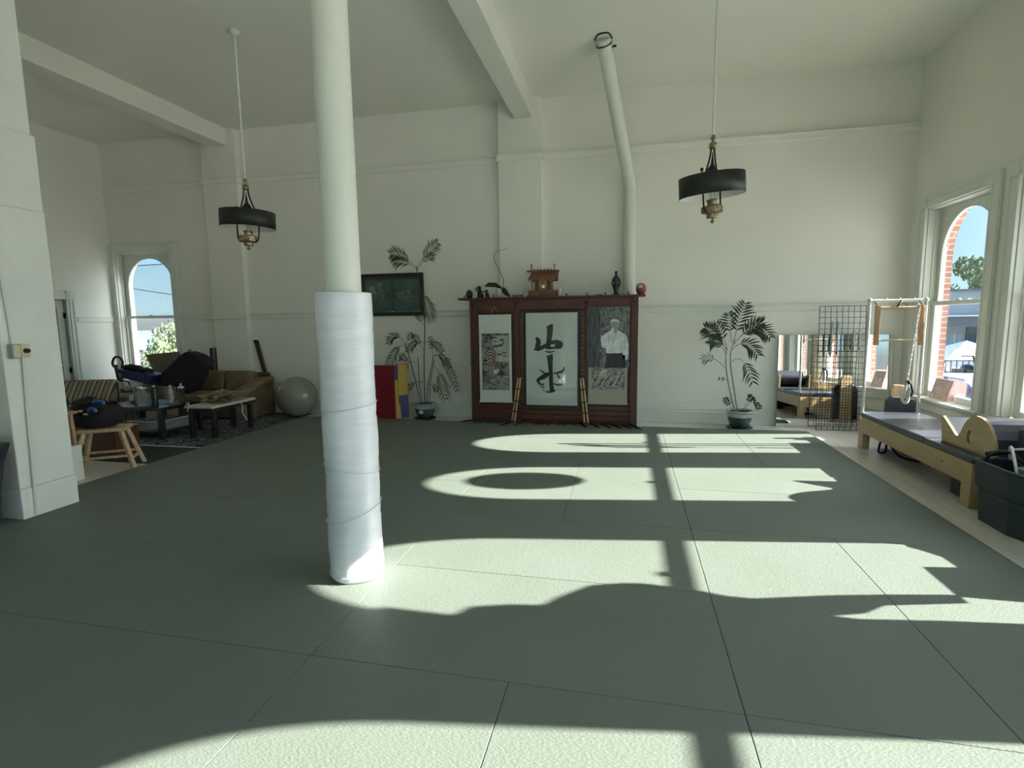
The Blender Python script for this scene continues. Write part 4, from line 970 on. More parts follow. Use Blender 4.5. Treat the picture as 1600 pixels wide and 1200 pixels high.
# folding mat standing on edge
t = thing('folding_mat', 'red, blue and yellow folded gym mat standing against the wall', 'gym mat', (-3.65, 7.62, 0))
b = MB(); b.prism([(-3.95, 7.44, .0), (-3.475, 7.44, .0), (-3.475, 7.44, .83), (-3.95, 7.44, .83)], (0, .05, 0)); b.build('red_panel', 'red_vinyl', t, bevel=.012)
for (z0, z1, mm) in ((0, .60, 'yellow_vinyl'), (.60, .83, 'blue_vinyl')): MB().prism([(-3.474, 7.44, z0), (-3.415 - .03 * (z0 > .5), 7.50, z0), (-3.415 - .03, 7.50, z1), (-3.474, 7.44, z1)], (-.03, .05, 0)).build('fold', mm, t)
for (z0, z1, mm) in ((0, .36, 'blue_vinyl'), (.36, .84, 'yellow_vinyl')): MB().prism([(-3.44, 7.485, z0), (-3.33, 7.60, z0), (-3.33, 7.60, z1), (-3.44, 7.485, z1)], (-.05, .06, 0)).build('side_panel', mm, t, bevel=.006)

# ---------------------------------------------------------------- potted palms
def pot(t, x, y, z, s=1.0):
    MB().lathe([(0, 0), (.15, 0), (.175, .018), (.17, .024), (.145, .012), (0, .012)], (x, y, z), 8 if s > 1.01 else 28, smooth=False).build('saucer', 'saucer_dark', t)
    pb = MB().lathe([(0, .014), (.105 * s, .014), (.125 * s, .05), (.155 * s, .13), (.160 * s, .17)], (x, y, z), 32).build('pot_body', 'pot_teal', t)
    MB().lathe([(.160 * s, .17), (.163 * s, .21), (.165 * s, .235), (.178 * s, .24), (.178 * s, .256), (.165 * s, .258), (.155 * s, .235), (.15 * s, .17)], (x, y, z), 32).build('pot_rim', 'pot_top', pb)
    MB().lathe([(0, .242), (.08, .240), (.158 * s, .235)], (x, y, z), 20).build('soil', 'soil', pb)
def frond(t, p0, p1, droop, L, n, mt='leaf', seed=0, w=.010, start=.3, spread=1.0):
    """feather leaf: arching rachis p0->p1 with leaflets on both sides"""
    rr = random.Random(seed); P, Q = Vector(p0), Vector(p1); N = 14; ax = []
    for i in range(N + 1):
        u = i / N; p = P.lerp(Q, u); p.z += droop * 4 * u * (1 - u); ax.append(p)
    b = MB(); b.tube([tuple(p) for p in ax], [.0035] * (N // 2) + [.002] * (N + 1 - N // 2), 5)
    for i in range(n):
        u = start + (1 - start) * (i + .5) / n; k = min(int(u * N), N - 1); f = u * N - k; p = ax[k].lerp(ax[k + 1], f); d = (ax[k + 1] - ax[k]).normalized()
        side = d.cross(Vector((0, -1, 0))); 
        if side.length < .1: side = Vector((1, 0, 0))
        side.normalize()
        ll = L * (1 - .55 * abs(2 * ((u - start) / (1 - start)) - .9)) * rr.uniform(.85, 1.1)
        for s in (-1, 1):
            dr = (d * .75 + side * s * .85 * spread + Vector((0, rr.uniform(-.35, .15), -.18 + rr.uniform(-.1, .1)))).normalized()
            m_ = p + dr * ll * .45; e = p + dr * ll + Vector((0, 0, -ll * .12)); wv = dr.cross(Vector((0, -1, .0)));
            if wv.length < .2: wv = Vector((0, 0, 1))
            wv = wv.normalized() * w
            wv = wv * .78; m2 = p.lerp(m_, .45); m3 = m_.lerp(e, .5) + Vector((0, 0, .004))
            b.add([p, m2 + wv * .8, m_ + wv, m3 + wv * .62, e, m3 - wv * .62, m_ - wv, m2 - wv * .8, m2 + Vector((0, .003, 0)), m_ + Vector((0, .003, 0)), m3 + Vector((0, .002, 0))],
                  [(0, 1, 8), (8, 1, 2, 9), (9, 2, 3, 10), (10, 3, 4), (0, 8, 7), (8, 9, 6, 7), (9, 10, 5, 6), (10, 4, 5)])
    return b.build('frond', mt, t)
def stem(t, pts, r, mt='stem'):
    P = [Vector(p) for p in pts]; b = MB(); b.tube(pts, r, 8)
    for i in range(len(P) - 1):
        L = (P[i + 1] - P[i]).length; k = .06
        while k < L: 
            a = P[i].lerp(P[i + 1], k / L); d = (P[i + 1] - P[i]).normalized(); rr = r[i] if isinstance(r, list) else r
            b.tube([tuple(a), tuple(a + d * .005)], rr * 1.25, 8); k += .09
    b.build('stem', mt, t)
# left palm
PX, PY2, PZ = -3.12, 7.74, FL
t = thing('potted_palm', 'tall thin potted palm between gym mat and red cabinet', 'plant', (PX, PY2, PZ))
pot(t, PX, PY2, PZ, .98)
W2 = lambda px, py, dy=0.0: None
q = 7.72
stem(t, [(-3.11, q, .2), (-3.10, q, .9), (-3.07, q, 1.5), (-3.13, q, 2.0), (-3.17, q, 2.32)], .008)
stem(t, [(-3.18, q, .2), (-3.26, q, .6), (-3.36, q - .02, 1.02), (-3.40, q - .03, 1.12)], .007)
stem(t, [(-3.15, q, .2), (-3.19, q, .5), (-3.20, q, .92)], .006)
stem(t, [(-3.08, q, .2), (-3.05, q, .5), (-2.97, q, .82), (-2.95, q, .95)], .006)
stem(t, [(-3.04, q, .2), (-3.01, q, .55), (-2.93, q, .90)], .006)
F = lambda a, b_, dr, L, n, s, **k: frond(t, (a[0], q, a[1]), (b_[0], q - .10 + .03 * (s % 4), b_[1]), dr, L, n, seed=s, **k)
F((-3.17, 2.30), (-3.56, 2.52), .07, .22, 15, 1, w=.008); F((-3.17, 2.28), (-3.50, 2.40), .05, .20, 13, 12, w=.008)
F((-3.16, 2.32), (-2.80, 2.66), .03, .19, 14, 2, w=.008); F((-3.15, 2.28), (-2.88, 2.46), .06, .13, 7, 3, w=.008)
F((-3.12, 2.0), (-2.92, 1.50), .07, .24, 14, 4, w=.0085, start=.35); F((-3.10, 1.42), (-3.17, 1.60), .01, .07, 5, 5)
F((-3.10, 1.16), (-3.36, 1.02), .07, .13, 8, 6); F((-3.10, 1.14), (-2.78, 1.02), .08, .14, 8, 7); F((-3.10, 1.05), (-3.22, 1.28), .02, .10, 6, 8)
F((-3.40, 1.12), (-3.70, .72), .12, .17, 11, 9); F((-3.40, 1.13), (-3.68, 1.15), .13, .14, 10, 10); F((-3.40, 1.13), (-3.27, 1.30), .02, .10, 5, 11)
F((-2.95, .95), (-2.66, .78), .09, .15, 9, 13); F((-2.94, .95), (-2.55, .42), .18, .15, 11, 14, start=.4); F((-2.95, .95), (-2.98, 1.25), .01, .10, 5, 15)
F((-2.95, .80), (-2.72, .30), .13, .22, 9, 16, start=.45); F((-3.25, .85), (-3.50, .55), .12, .15, 8, 17, start=.4); F((-3.30, .80), (-3.48, .95), .03, .12, 6, 18)
F((-3.13, .55), (-3.40, .42), .05, .10, 5, 19, start=.5); F((-3.05, .50), (-2.86, .42), .05, .10, 4, 20, start=.5)
MB().box(PX - .03, PX + .03, PY2 - .172, PY2 - .150, PZ + .11, PZ + .155).build('price_sticker', 'mug_white', t)
# right palm
PX, PY2 = 1.52, 7.70
t = thing('potted_palm', 'shorter potted palm left of the mirror by the far wall', 'plant', (PX, PY2, FL)); pot(t, PX, PY2, FL, 1.0); q = 7.66
stem(t, [(1.45, q, .2), (1.36, q, .55), (1.31, q, .85), (1.31, q, 1.08)], [.010, .009, .008, .006], 'stem_pale')
stem(t, [(1.48, q, .2), (1.42, q, .55), (1.37, q, .85), (1.37, q, 1.05), (1.42, q, 1.2)], [.010, .009, .008, .006, .005], 'stem_pale')
F((1.31, 1.06), (1.02, 1.36), .05, 0.21, 9, 31, w=.016); F((1.32, 1.05), (1.08, 1.14), .07, 0.19, 8, 32, w=.016); F((1.32, 1.06), (1.16, 1.42), .03, 0.16, 6, 33, w=.016)
F((1.38, 1.08), (1.52, 1.68), .04, 0.22, 9, 34, w=.016); F((1.40, 1.12), (1.75, 1.42), .06, 0.22, 9, 35, w=.016); F((1.40, 1.12), (1.84, 1.22), .16, 0.22, 11, 36, w=.0145)
F((1.38, 1.05), (1.70, .98), .12, 0.22, 9, 37, w=.0145, start=.3); F((1.38, .88), (1.66, .60), .16, 0.21, 6, 38, w=.0145, start=.55); F((1.30, .80), (1.00, .92), .07, 0.15, 5, 39, w=.008, start=.45)
F((1.37, 1.15), (1.30, 1.55), .03, 0.18, 7, 40, w=.0145); F((1.31, 1.0), (1.10, 1.24), .02, 0.15, 6, 41, w=.016); F((1.35, .63), (1.21, .66), .01, 0.06, 2, 42)
F((1.55, .22), (1.66, .42), .02, 0.10, 4, 43, w=.016, start=.5); F((1.58, .24), (1.74, .26), .10, 0.09, 4, 44, w=.016, start=.5); F((1.42, .22), (1.30, .40), .0, 0.09, 4, 45, w=.016, start=.4)

# ================================================================== right side: mirror, grid, reformer
t = thing('wall_mirror', 'wide frameless mirror leaning on the far wall behind the grid', 'mirror', (2.72, 7.93, FL))
def lean(b, y0, z0, y1, z1):
    """lean a slab built at y=0: map z -> tilt"""
    d = math.atan2(y1 - y0, z1 - z0); R = Matrix.Rotation(-d, 3, 'X')
    b.v = [R @ p + Vector((0, y0, z0)) for p in b.v]; return b
lean(MB().box(2.04, 3.44, -.004, .004, 0, 1.275), 7.905, FL + .005, 7.95, 1.24).build('mirror_glass', 'mirror', t)
lean(MB().box(2.035, 3.445, .005, .018, 0, 1.27), 7.905, FL + .005, 7.95, 1.24).build('backing', 'switch_grey', t)
t = thing('grid_panel', 'black wire grid panel leaning in front of the mirror', 'grid', (2.77, 7.74, FL))
b = MB(); gx0, gx1 = 2.50, 3.06
for k in range(9): x = gx0 + (gx1 - gx0) * k / 8; b.tube([(x, 0, 0), (x, 0, 1.665)], .0042 if k in (0, 8) else .0034, 6)
for k in range(23): z = .004 + 1.657 * k / 22; b.tube([(gx0, -.005, z), (gx1, -.005, z)], .0042 if k in (0, 22) else .0034, 6)
lean(b, 7.74, FL + .004, 7.86, 1.62).build('wire_mesh', 'black_paint', t)
def spring(x, z, L, m, label, grp):
    t = thing('resistance_spring', label, 'spring', (x, 7.80, z - L), group=grp)
    b = MB(); b.tube([(x, 7.80, z), (x, 7.79, z + .05), (x + .012, 7.785, z + .065), (x + .02, 7.79, z + .05)], .004, 6)
    b.build('hook', 'chrome', t)
    MB().tube([(x, 7.80, z), (x, 7.80, z - L)], .014, 10).build('coil', m, t)
    MB().tube([(x, 7.80, z - L), (x, 7.80, z - L - .05)], .008, 8).build('snap_clip', 'black_plastic', t)
spring(2.645, 1.42, .42, 'pale_blue', 'left one of the two long blue-grey springs on the grid', 'springs hanging on the grid'); spring(2.715, 1.42, .40, 'pale_blue', 'right one of the two long blue-grey springs on the grid', 'springs hanging on the grid')
spring(2.91, 1.33, .24, 'label_grey', 'left one of the two short pale springs on the grid', 'springs hanging on the grid'); spring(2.98, 1.33, .24, 'label_grey', 'right one of the two short pale springs on the grid', 'springs hanging on the grid')

# reformer bed
t = thing('reformer_bed', 'maple exercise reformer with dark padded bed and metal tower', 'exercise machine', (2.97, 5.75, FL))
bx0, bx1, by0, by1 = 2.655, 3.30, 4.72, 6.82
for x in (bx0, bx1 - .035): MB().box(x, x + .035, by0, by1, .145, .325).build('side_rail', 'maple', t, bevel=.006)
for y in (by0, by1 - .035): MB().box(bx0 + .035, bx1 - .035, y, y + .035, .145, .325).build('end_rail', 'maple', t, bevel=.006)
for x in (bx0 + .001, bx1 - .076):
    for y in (by0 + .001, by1 - .13): MB().box(x, x + .075, y, y + .125, FL, .15).build('leg', 'maple', t, bevel=.006)
for (y0, y1, z, m) in ((by0, 5.42, .36, 'vinyl'), (5.425, 6.02, .365, 'vinyl'), (6.025, by1 + .01, .36, 'vinyl_grey')):
    MB().box(bx0 - .005, bx1 + .0, y0, y1, .325, z + .02).build('padded_top', 'vinyl' , t, bevel=.014, seg=3)
MB().lathe([(0, 0), (.008, 0), (.008, .003), (0, .003)], (bx0 - .001, 5.12, .24), 12, R=Matrix.Rotation(-pi / 2, 3, 'Y')).build('bolt', 'black_plastic', t)
MB().box(bx0 + .10, bx0 + .2, 5.0, 5.16, FL, .15).build('foot_block', 'black_plastic', t)
# tower
tx0, tx1, ty = 2.665, 3.225, 6.77
b = MB()
for x in (tx0, tx1): b.tube([(x, ty, .30), (x, ty, 1.66)], .017, 12)
b.build('tower_pole', 'chrome', t)
b = MB().tube([(tx0, ty, 1.655), (tx1, ty, 1.655)], .017, 12); [b.ball((x, ty, 1.66), .024, 12, 8) for x in (tx0, tx1)]; b.build('tower_crossbar', 'white_metal', t)
b = MB()
for x in (tx0 + .17, tx0 + .30, tx0 + .44): b.tube([(x, ty, 1.655), (x, ty, 1.69)], .006, 6)
b.build('eyebolts', 'chrome', t)
for x in (2.715, 3.135): 
    bb = MB().bar((x, ty - .09, 1.60), (x + (.0 if x < 3 else .02), ty - .10, 1.16), .05, .03, up=(0, 1, 0)); bb.build('swing_arm', 'oak', t, bevel=.004)
b = MB().tube([(2.70, ty - .09, 1.575), (3.17, ty - .09, 1.575)], .014, 12); b.build('push_bar', 'wood_light', t)
MB().tube([(2.71, ty - .10, 1.215), (3.17, ty - .10, 1.215)], .011, 10).build('lower_bar', 'ply_edge', t)
b = MB()
for x in (2.71, 3.15): b.tube([(x, ty - .09, 1.60), (x, ty, 1.655)], .006, 6)
b.tube([(2.90, ty - .09, 1.575), (2.93, ty - .09, 1.62), (2.97, ty - .03, 1.655)], .012, 8); b.build('strap', 'black_fabric', t)
b = MB()
for k in range(30):
    z = 1.56 - k * .027; x = 3.105 - k * .0022
    R = Matrix.Rotation(pi / 2 * (k % 2), 3, 'Z')
    b.tube([Vector((x, ty - .13, z)) + R @ Vector((.008 * cos(a), 0, .018 * sin(a))) for a in [2 * pi * j / 10 for j in range(11)]], .0028, 5, cap=False)
b.build('chain', 'chrome', t)
b = MB(); b.tube([(3.04, ty - .13, .76), (3.02, ty - .14, .66), (3.0, ty - .14, .56), (3.03, ty - .15, .52), (3.06, ty - .14, .58), (3.05, ty - .13, .74)], .016, 8); b.build('hand_loop', 'cloth_white', t)
b = MB(); b.ball((3.05, ty - .13, .745), (.03, .02, .03)); b.tube([(3.08, ty - .13, .73), (3.10, ty - .14, .64), (3.07, ty - .14, .56)], .011, 8); b.build('loop_grip', 'black_fabric', t)
# padded foot board behind the bed
t = thing('jump_board', 'black padded board with beige headrest behind the reformer end', 'exercise board', (3.16, 7.05, FL))
b = MB(); b.prism([(3.02, 7.05, .0), (3.36, 7.05, .0), (3.36, 7.05, .44), (3.33, 7.05, .50), (3.22, 7.05, .52), (3.08, 7.05, .53), (3.03, 7.05, .47)], (0, .07, 0)); b.build('padded_board', 'vinyl', t, bevel=.015, seg=3)
MB().prism([(3.10, 7.13, .0), (3.26, 7.13, .0), (3.25, 7.13, .62), (3.23, 7.13, .66), (3.13, 7.13, .66), (3.10, 7.13, .60)], (0, .05, 0)).build('headrest_board', 'wood_light', t, bevel=.008)
MB().prism([(3.02, 7.06, FL), (3.06, 7.06, FL), (3.06, 7.06, .02), (3.02, 7.06, .02)], (0, .05, 0)).build('foot', 'wood_light', t)
MB().prism([(3.30, 7.06, FL), (3.34, 7.06, FL), (3.34, 7.06, .02), (3.30, 7.06, .02)], (0, .05, 0)).build('foot', 'wood_light', t)
# straps under the bed
b = MB()
b.tube([(2.78, 6.52, .13), (2.74, 6.48, .03), (2.74, 6.46, -.02), (2.79, 6.44, .0), (2.80, 6.46, .12)], .012, 8)
b.tube([(2.82, 6.5, .13), (2.86, 6.35, -.0), (2.93, 6.2, -.025), (3.02, 6.1, -.02), (3.0, 6.0, -.025)], .011, 8)
b.tube([(2.86, 6.5, .13), (2.92, 6.38, .02), (3.0, 6.25, -.02)], .011, 8)
tag(b.build('strap_bundle', 'black_fabric'), 'black straps dangling to the floor under the reformer', 'strap')
# spine corrector on the bed
t = thing('spine_corrector', 'wooden spine corrector with curved side panels and black pad', 'exercise barrel', (2.98, 5.0, .38))
prof = [(5.31, .382), (5.335, .60), (5.32, .605), (5.20, .53), (5.12, .475), (5.085, .475), (5.05, .52), (5.02, .58), (4.98, .63), (4.93, .665), (4.87, .685), (4.80, .68), (4.73, .655), (4.68, .61), (4.64, .55), (4.615, .48), (4.60, .382)]
for x in (2.735, 3.235):
    b = MB(); b.prism([(x, y, z) for (y, z) in prof], (.022, 0, 0)); sp = b.build('side_panel', 'maple', t); SPN = sp if x < 3 else SPN
b = MB(); pr = prof[2:-1]
vs = []; fs = []
for (y, z) in pr: vs += [(2.757, y, z - .012), (3.235, y, z - .012), (3.235, y, z - .05), (2.757, y, z - .05)]
for i in range(len(pr) - 1):
    for k in range(4): fs.append((4 * i + k, 4 * i + (k + 1) % 4, 4 * i + 4 + (k + 1) % 4, 4 * i + 4 + k))
fs += [(0, 1, 2, 3), tuple(4 * len(pr) - 1 - k for k in range(4))]
b.add(vs, fs).build('pad', 'vinyl', t)
b = MB()
b.prism([(2.7345, 4.93 + .033 * cos(a), .50 + .055 * sin(a)) for a in [2 * pi * k / 20 for k in range(20)]], (-.001, 0, 0)); b.build('hand_slot', 'wood_mid', SPN)
b = MB(); b.prism([(2.7335, 4.905 + .018 * cos(a), .50 + .040 * sin(a)) for a in [2 * pi * k / 20 for k in range(20)]], (-.001, 0, 0)); b.build('hand_slot_light', 'ply_edge', SPN)
# long black box cushion right of it
t = thing('box_cushion', 'long black upholstered box beyond the wooden side panel', 'cushion', (3.15, 4.3, FL))
MB().box(2.84, 3.40, 3.98, 4.58, .38, .655).build('cushion_body', 'vinyl', t, bevel=.03, seg=3)
MB().box(2.86, 3.38, 4.0, 4.56, FL, .38).build('cabinet_base', 'black_plastic', t, bevel=.01)
# black storage tub full of gear
t = thing('storage_tub', 'black plastic tub full of exercise gear at the right edge', 'tub', (2.75, 4.30, FL))
def ring(z, ins):
    return [(2.555 + ins, 4.52 - ins, z), (2.555 + ins, 4.16 + ins * .4, z), (2.62 + ins, 3.98 + ins, z), (2.82 - ins, 3.98 + ins, z), (2.82 - ins, 4.52 - ins, z)]
rings = [ring(FL, .035), ring(.06, .030), ring(.19, .022), ring(.20, .03), ring(.225, .008), ring(.40, .0), ring(.405, -.016), ring(.425, -.016), ring(.425, .012), ring(.30, .022)]
vs = [p for r in rings for p in r]; n = 5; fs = [tuple(range(4, -1, -1))]
for i in range(len(rings) - 1):
    for k in range(n): fs.append((i * n + k, i * n + (k + 1) % n, (i + 1) * n + (k + 1) % n, (i + 1) * n + k))
fs.append(tuple(range(len(vs) - n, len(vs)))); MB().add(vs, fs).build('tub_body', 'tub_plastic', t, bevel=.006)
def gear(name, label, cat, pts, r, m, grp=None): tag(MB().tube(pts, r, 8).build(name, m), label, cat, grp)
gear('resistance_ring', 'pale curved hoop sticking out of the black tub', 'hoop', [(2.62, 4.18, .40), (2.63, 4.24, .50), (2.66, 4.32, .55), (2.70, 4.40, .53), (2.73, 4.44, .44)], .010, 'white_metal')
gear('hose', 'black hose arching out of the tub beside the wooden panel', 'hose', [(2.60, 4.50, .38), (2.62, 4.47, .46), (2.66, 4.43, .50), (2.72, 4.39, .49), (2.76, 4.30, .42)], .011, 'black_plastic')
gear('hose', 'thin black cord looping over the rim of the tub', 'hose', [(2.59, 4.44, .38), (2.60, 4.40, .45), (2.64, 4.33, .47), (2.70, 4.27, .44), (2.74, 4.22, .39)], .006, 'black_plastic')
t = thing('handle', 'dark foam handle resting on top of the tub gear', 'handle', (2.66, 4.52, .45))
MB().tube([(2.645, 4.55, .445), (2.75, 4.44, .51)], .02, 12).build('foam_grip', 'black_fabric', t); MB().tube([(2.75, 4.44, .51), (2.79, 4.40, .525)], .014, 12).build('grip_end', 'chrome', t)
tag(MB().box(2.63, 2.73, 4.12, 4.22, .33, .445).build('grey_block', 'grey_cloth', bevel=.01), 'grey block among the gear in the black tub', 'block')
tag(MB().obox((2.69, 4.30, .30), (.06, .08, .02), Euler((.1, .1, .2)).to_matrix()).build('folded_strap', 'black_fabric', bevel=.015), 'black folded strap pile inside the black tub', 'strap')
# pink card in the window
t = thing('window_sign', 'pink patterned card standing on the sill of the arched window', 'sign', (3.60, 6.95, Z0))
b = MB(); b.prism([(3.585, 7.30, Z0 + .002), (3.585, 6.94, Z0 + .002), (3.65, 6.94, .735), (3.65, 7.30, .735)], (.006, 0, 0)); b.build('card', 'pink_card', t)
b = MB(); ps = lambda u, v: (3.5835 + .065 * v, 7.30 - .36 * u, Z0 + .002 + (.735 - Z0) * v)
def petal(u, v, r):
    n = 10; b.prism([Vector(ps(u, v)) + Vector((-.001, r * cos(2 * pi * k / n), r * .9 * sin(2 * pi * k / n))) for k in range(n)], (-.0008, 0, 0))
for (u, v, r) in [(.12, .15, .022), (.12, .85, .022), (.88, .15, .022), (.88, .85, .022), (.5, .88, .02), (.5, .12, .02), (.3, .5, .03), (.5, .5, .035), (.7, .5, .03), (.12, .5, .018), (.88, .5, .018), (.3, .8, .014), (.7, .8, .014), (.3, .2, .014), (.7, .2, .014)]: petal(u, v, r)
b.build('floral_pattern', 'paper', t)
MB().prism([(3.66, 6.93, Z0 + .002), (3.585, 6.93, Z0 + .002), (3.65, 6.93, .735)], (.0, -.004, 0)).build('side_flap', 'pink_card', t)
gear('pink_stick', 'thin pink stick behind the pink card in the window', 'stick', [(3.66, 7.22, Z0 + .01), (3.69, 7.24, .92)], .006, 'pink_card')
# round piece hanging in the second window, made-up shadow shape near the third (both just outside the frame)
t = thing('round_hanging', 'dark round disc hanging in the next window along', 'ornament', (3.64, 5.42, 1.95))
MB().lathe([(0, -.01), (.265, -.01), (.265, .01), (0, .01)], (3.64, 5.42, 2.21), 40, R=Matrix.Rotation(pi / 2, 3, 'Y')).build('disc', 'wood_post', t)
MB().tube([(3.64, 5.42, 2.47), (3.64, 5.42, 2.78)], .003, 5).build('cord', 'white_cord', t)
t = thing('shadow_caster', 'made-up dark shape placed to cast a shadow beside the third window', 'shadow caster', (2.78, 2.9, FL))  # made-up outline, cut to cast the dark lobes in the third sun patch
gp = [(3.04, 1.93), (2.975, 1.74), (3.06, 1.71), (3.09, 1.61), (3.09, 1.53), (3.17, 1.50), (3.31, 1.42), (3.345, 1.33), (3.345, 1.28), (3.28, 1.15), (3.23, 1.09), (3.20, 1.0), (3.25, .80), (3.27, .65), (3.28, .50), (3.20, .50), (3.18, .60), (3.16, .71), (3.08, .77), (3.05, .85), (3.02, .78), (3.02, .58), (3.0, .30), (2.75, .28), (2.70, 1.2), (2.76, 1.7), (2.85, 1.90), (2.96, 1.96)]
MB().prism([(2.74, y, z) for (y, z) in gp], (.05, 0, 0)).build('caster_body', 'black_fabric', t)
MB().tube([(2.77, 2.90, FL), (2.77, 2.90, 2.02)], .015, 10).build('caster_pole', 'iron', t)
b = MB(); [b.tube([(2.77, 2.90, FL + .02), (2.77 + .22 * cos(a), 2.90 + .22 * sin(a), FL + .01)], .012, 6) for a in (0, 2.1, 4.2)]; b.build('caster_foot', 'iron', t)
t = thing('shadow_bench', 'unseen low bench with a curved end, added to cast a shadow on the mats', 'bench', (3.0, 3.55, FL))  # added out of view; profile drawn to fit a shadow on the mats
MB().prism([(2.75, y, z) for (y, z) in [(3.26, FL), (3.26, .49), (3.61, .49), (3.61, .395), (3.75, .40), (3.83, .43), (3.90, .465), (3.96, .465), (3.96, FL)]], (.6, 0, 0)).build('bench_body', 'vinyl', t)

# ================================================================== lounge corner on the left
t = thing('area_rug', 'dark blue patterned area rug with white scrolls under the sofa', 'rug', (-6.7, 6.66, FL))
MB().box(-8.3, -5.17, 5.46, 7.86, FL, FL + .009).build('pile', 'rug', t)
b = MB(); [b.box(*q) for q in ((-8.3, -5.15, 5.43, 5.46, FL, FL + .010), (-5.17, -5.14, 5.46, 7.86, FL, FL + .010))]; b.build('border', 'cloth_white', t)
tag(MB().prism([(-6.9, 5.42, FL), (-5.16, 5.42, FL), (-5.12, 4.72, FL), (-6.9, 4.72, FL)], (0, 0, .007)).build('floor_sheet', 'dark_sheet'), 'plain dark sheet on the floor in front of the patterned rug', 'mat')  # thin plain dark sheet covering the floor before the rug
# exercise ball
tag(MB().ball((-5.27, 7.58, FL + .336), .325, 48, 32).build('exercise_ball', 'ball_vinyl'), 'large silver-grey exercise ball beside the brown sofa', 'ball')
# sofa
t = thing('sofa', 'brown suede sofa against the far wall', 'sofa', (-6.9, 7.5, FL))
MB().box(-7.72, -6.12, 7.14, 7.80, FL + .03, .22).build('base', 'suede_dark', t, bevel=.02)
for i in range(3): MB().box(-7.72 + .53 * i, -7.195 + .53 * i, 7.10, 7.66, .22, .37).build('seat_cushion', 'suede', t, bevel=.04, seg=3)
for i in range(3):
    b = MB(); b.obox((-7.455 + .53 * i, 7.70, .53), (.26, .10, .17), Matrix.Rotation(-.16, 3, 'X')); b.build('back_cushion', 'suede', t, bevel=.05, seg=3)
MB().box(-7.75, -5.95, 7.80, 7.89, FL + .03, .66).build('backrest', 'suede_dark', t, bevel=.03, seg=3)
b = MB(); b.prism([(-6.12, 7.14, FL + .012), (-6.12, 7.89, FL + .012), (-6.12, 7.89, .50), (-6.12, 7.70, .44), (-6.12, 7.20, .34), (-6.12, 7.14, .32)], (.22, 0, 0)); b.build('arm', 'suede', t, bevel=.02)
b = MB(); b.prism([(-6.15, 7.10, .32), (-6.15, 7.18, .33), (-6.15, 7.89, .48), (-6.15, 7.89, .60), (-6.15, 7.78, .59), (-6.15, 7.18, .44), (-6.15, 7.10, .40)], (.26, 0, 0)); b.build('arm_cushion', 'suede', t, bevel=.045, seg=4)
t2 = tag(MB().box(-7.97, -7.76, 7.12, 7.89, FL + .012, .5).build('sofa_arm', 'suede_dark', t, bevel=.03), '', ''); del t2['label']; del t2['category']; t2.name = 'arm'

# bench with pile of belts
t = thing('black_bench', 'narrow black bench with straw belts on a white pad', 'bench', (-5.56, 6.28, FL))
for (x, y) in ((-5.73, 5.92), (-5.41, 5.95), (-5.72, 6.66), (-5.42, 6.66)): MB().box(x - .028, x + .028, y - .028, y + .028, FL + .009, .34).build('leg', 'black_paint', t, bevel=.003)
MB().box(-5.78, -5.36, 5.87, 6.71, .335, .375).build('bench_top', 'black_paint', t, bevel=.004)
tag(MB().box(-5.79, -5.35, 5.86, 6.72, .376, .410).build('seat_pad', 'cloth_white', bevel=.014, seg=3), 'thin white pad lying on the narrow black bench', 'pad')
rnd = random.Random(12); b = MB()
for k in range(30):
    a = rnd.uniform(0, pi); c = Vector((-5.57 + rnd.uniform(-.14, .12), 6.36 + rnd.uniform(-.26, .26), .416 + .0042 * k)); L = rnd.uniform(.14, .25)
    P = [c + Vector((cos(a) * L * u, sin(a) * L * u * 1.3, .02 * sin(u * 3 + k) + .012)) for u in (-1, -.5, 0, .5, 1)]
    for i in range(4): b.bar(P[i], P[i + 1], .05, .008, up=(0, 0, 1))
tag(b.build('belt_pile', 'straw'), 'heap of straw-coloured woven belts on the white pad', 'belts')
gear('pad_tie', 'pale cloth tie hanging from the bench pad', 'tie', [(-5.35, 6.40, .39), (-5.338, 6.41, .33), (-5.335, 6.40, .24), (-5.325, 6.43, .17), (-5.32, 6.46, .12)], .008, 'cloth_white')
gear('pad_tie', 'pale knotted tie on the near corner of the bench pad', 'tie', [(-5.75, 5.85, .40), (-5.72, 5.845, .44), (-5.69, 5.85, .45), (-5.70, 5.845, .40), (-5.72, 5.845, .34)], .007, 'cloth_white')
# coffee table
t = thing('coffee_table', 'low black coffee table crowded with bottles', 'table', (-6.7, 6.15, FL))
ct0, ct1, cy0, cy1, cz = -7.08, -6.02, 5.72, 6.42, .40
MB().box(ct0, ct1, cy0, cy1, cz - .045, cz).build('table_top', 'black_plastic', t, bevel=.004)
for x in (ct0 + .03, ct1 - .03):
    for y in (cy0 + .03, cy1 - .03): MB().box(x - .03, x + .03, y - .03, y + .03, FL + .009, cz - .04).build('leg', 'black_paint', t, bevel=.003)
MB().box(ct0 + .02, ct1 - .02, cy0 + .02, cy1 - .02, .04, .06).build('lower_shelf', 'black_paint', t)
t = thing('plastic_bin', 'clear plastic bin with papers on the coffee table shelf', 'bin', (-6.3, 5.95, .062))
b = MB(); x0, x1, y0, y1 = -6.62, -6.10, 5.76, 6.30
for q in ((x0, x1, y0, y0 + .006, .063, .20), (x0, x1, y1 - .006, y1, .063, .20), (x0, x0 + .006, y0, y1, .063, .20), (x1 - .006, x1, y0, y1, .063, .20), (x0, x1, y0, y1, .0625, .068)): b.box(*q)
b.build('bin_body', 'jar_glass', t)
b = MB(); b.box(x0 - .008, x1 + .008, y0 - .008, y0 + .006, .195, .21); b.box(x1 - .006, x1 + .008, y0, y1, .195, .21); b.build('rim', 'clear_plastic', t)
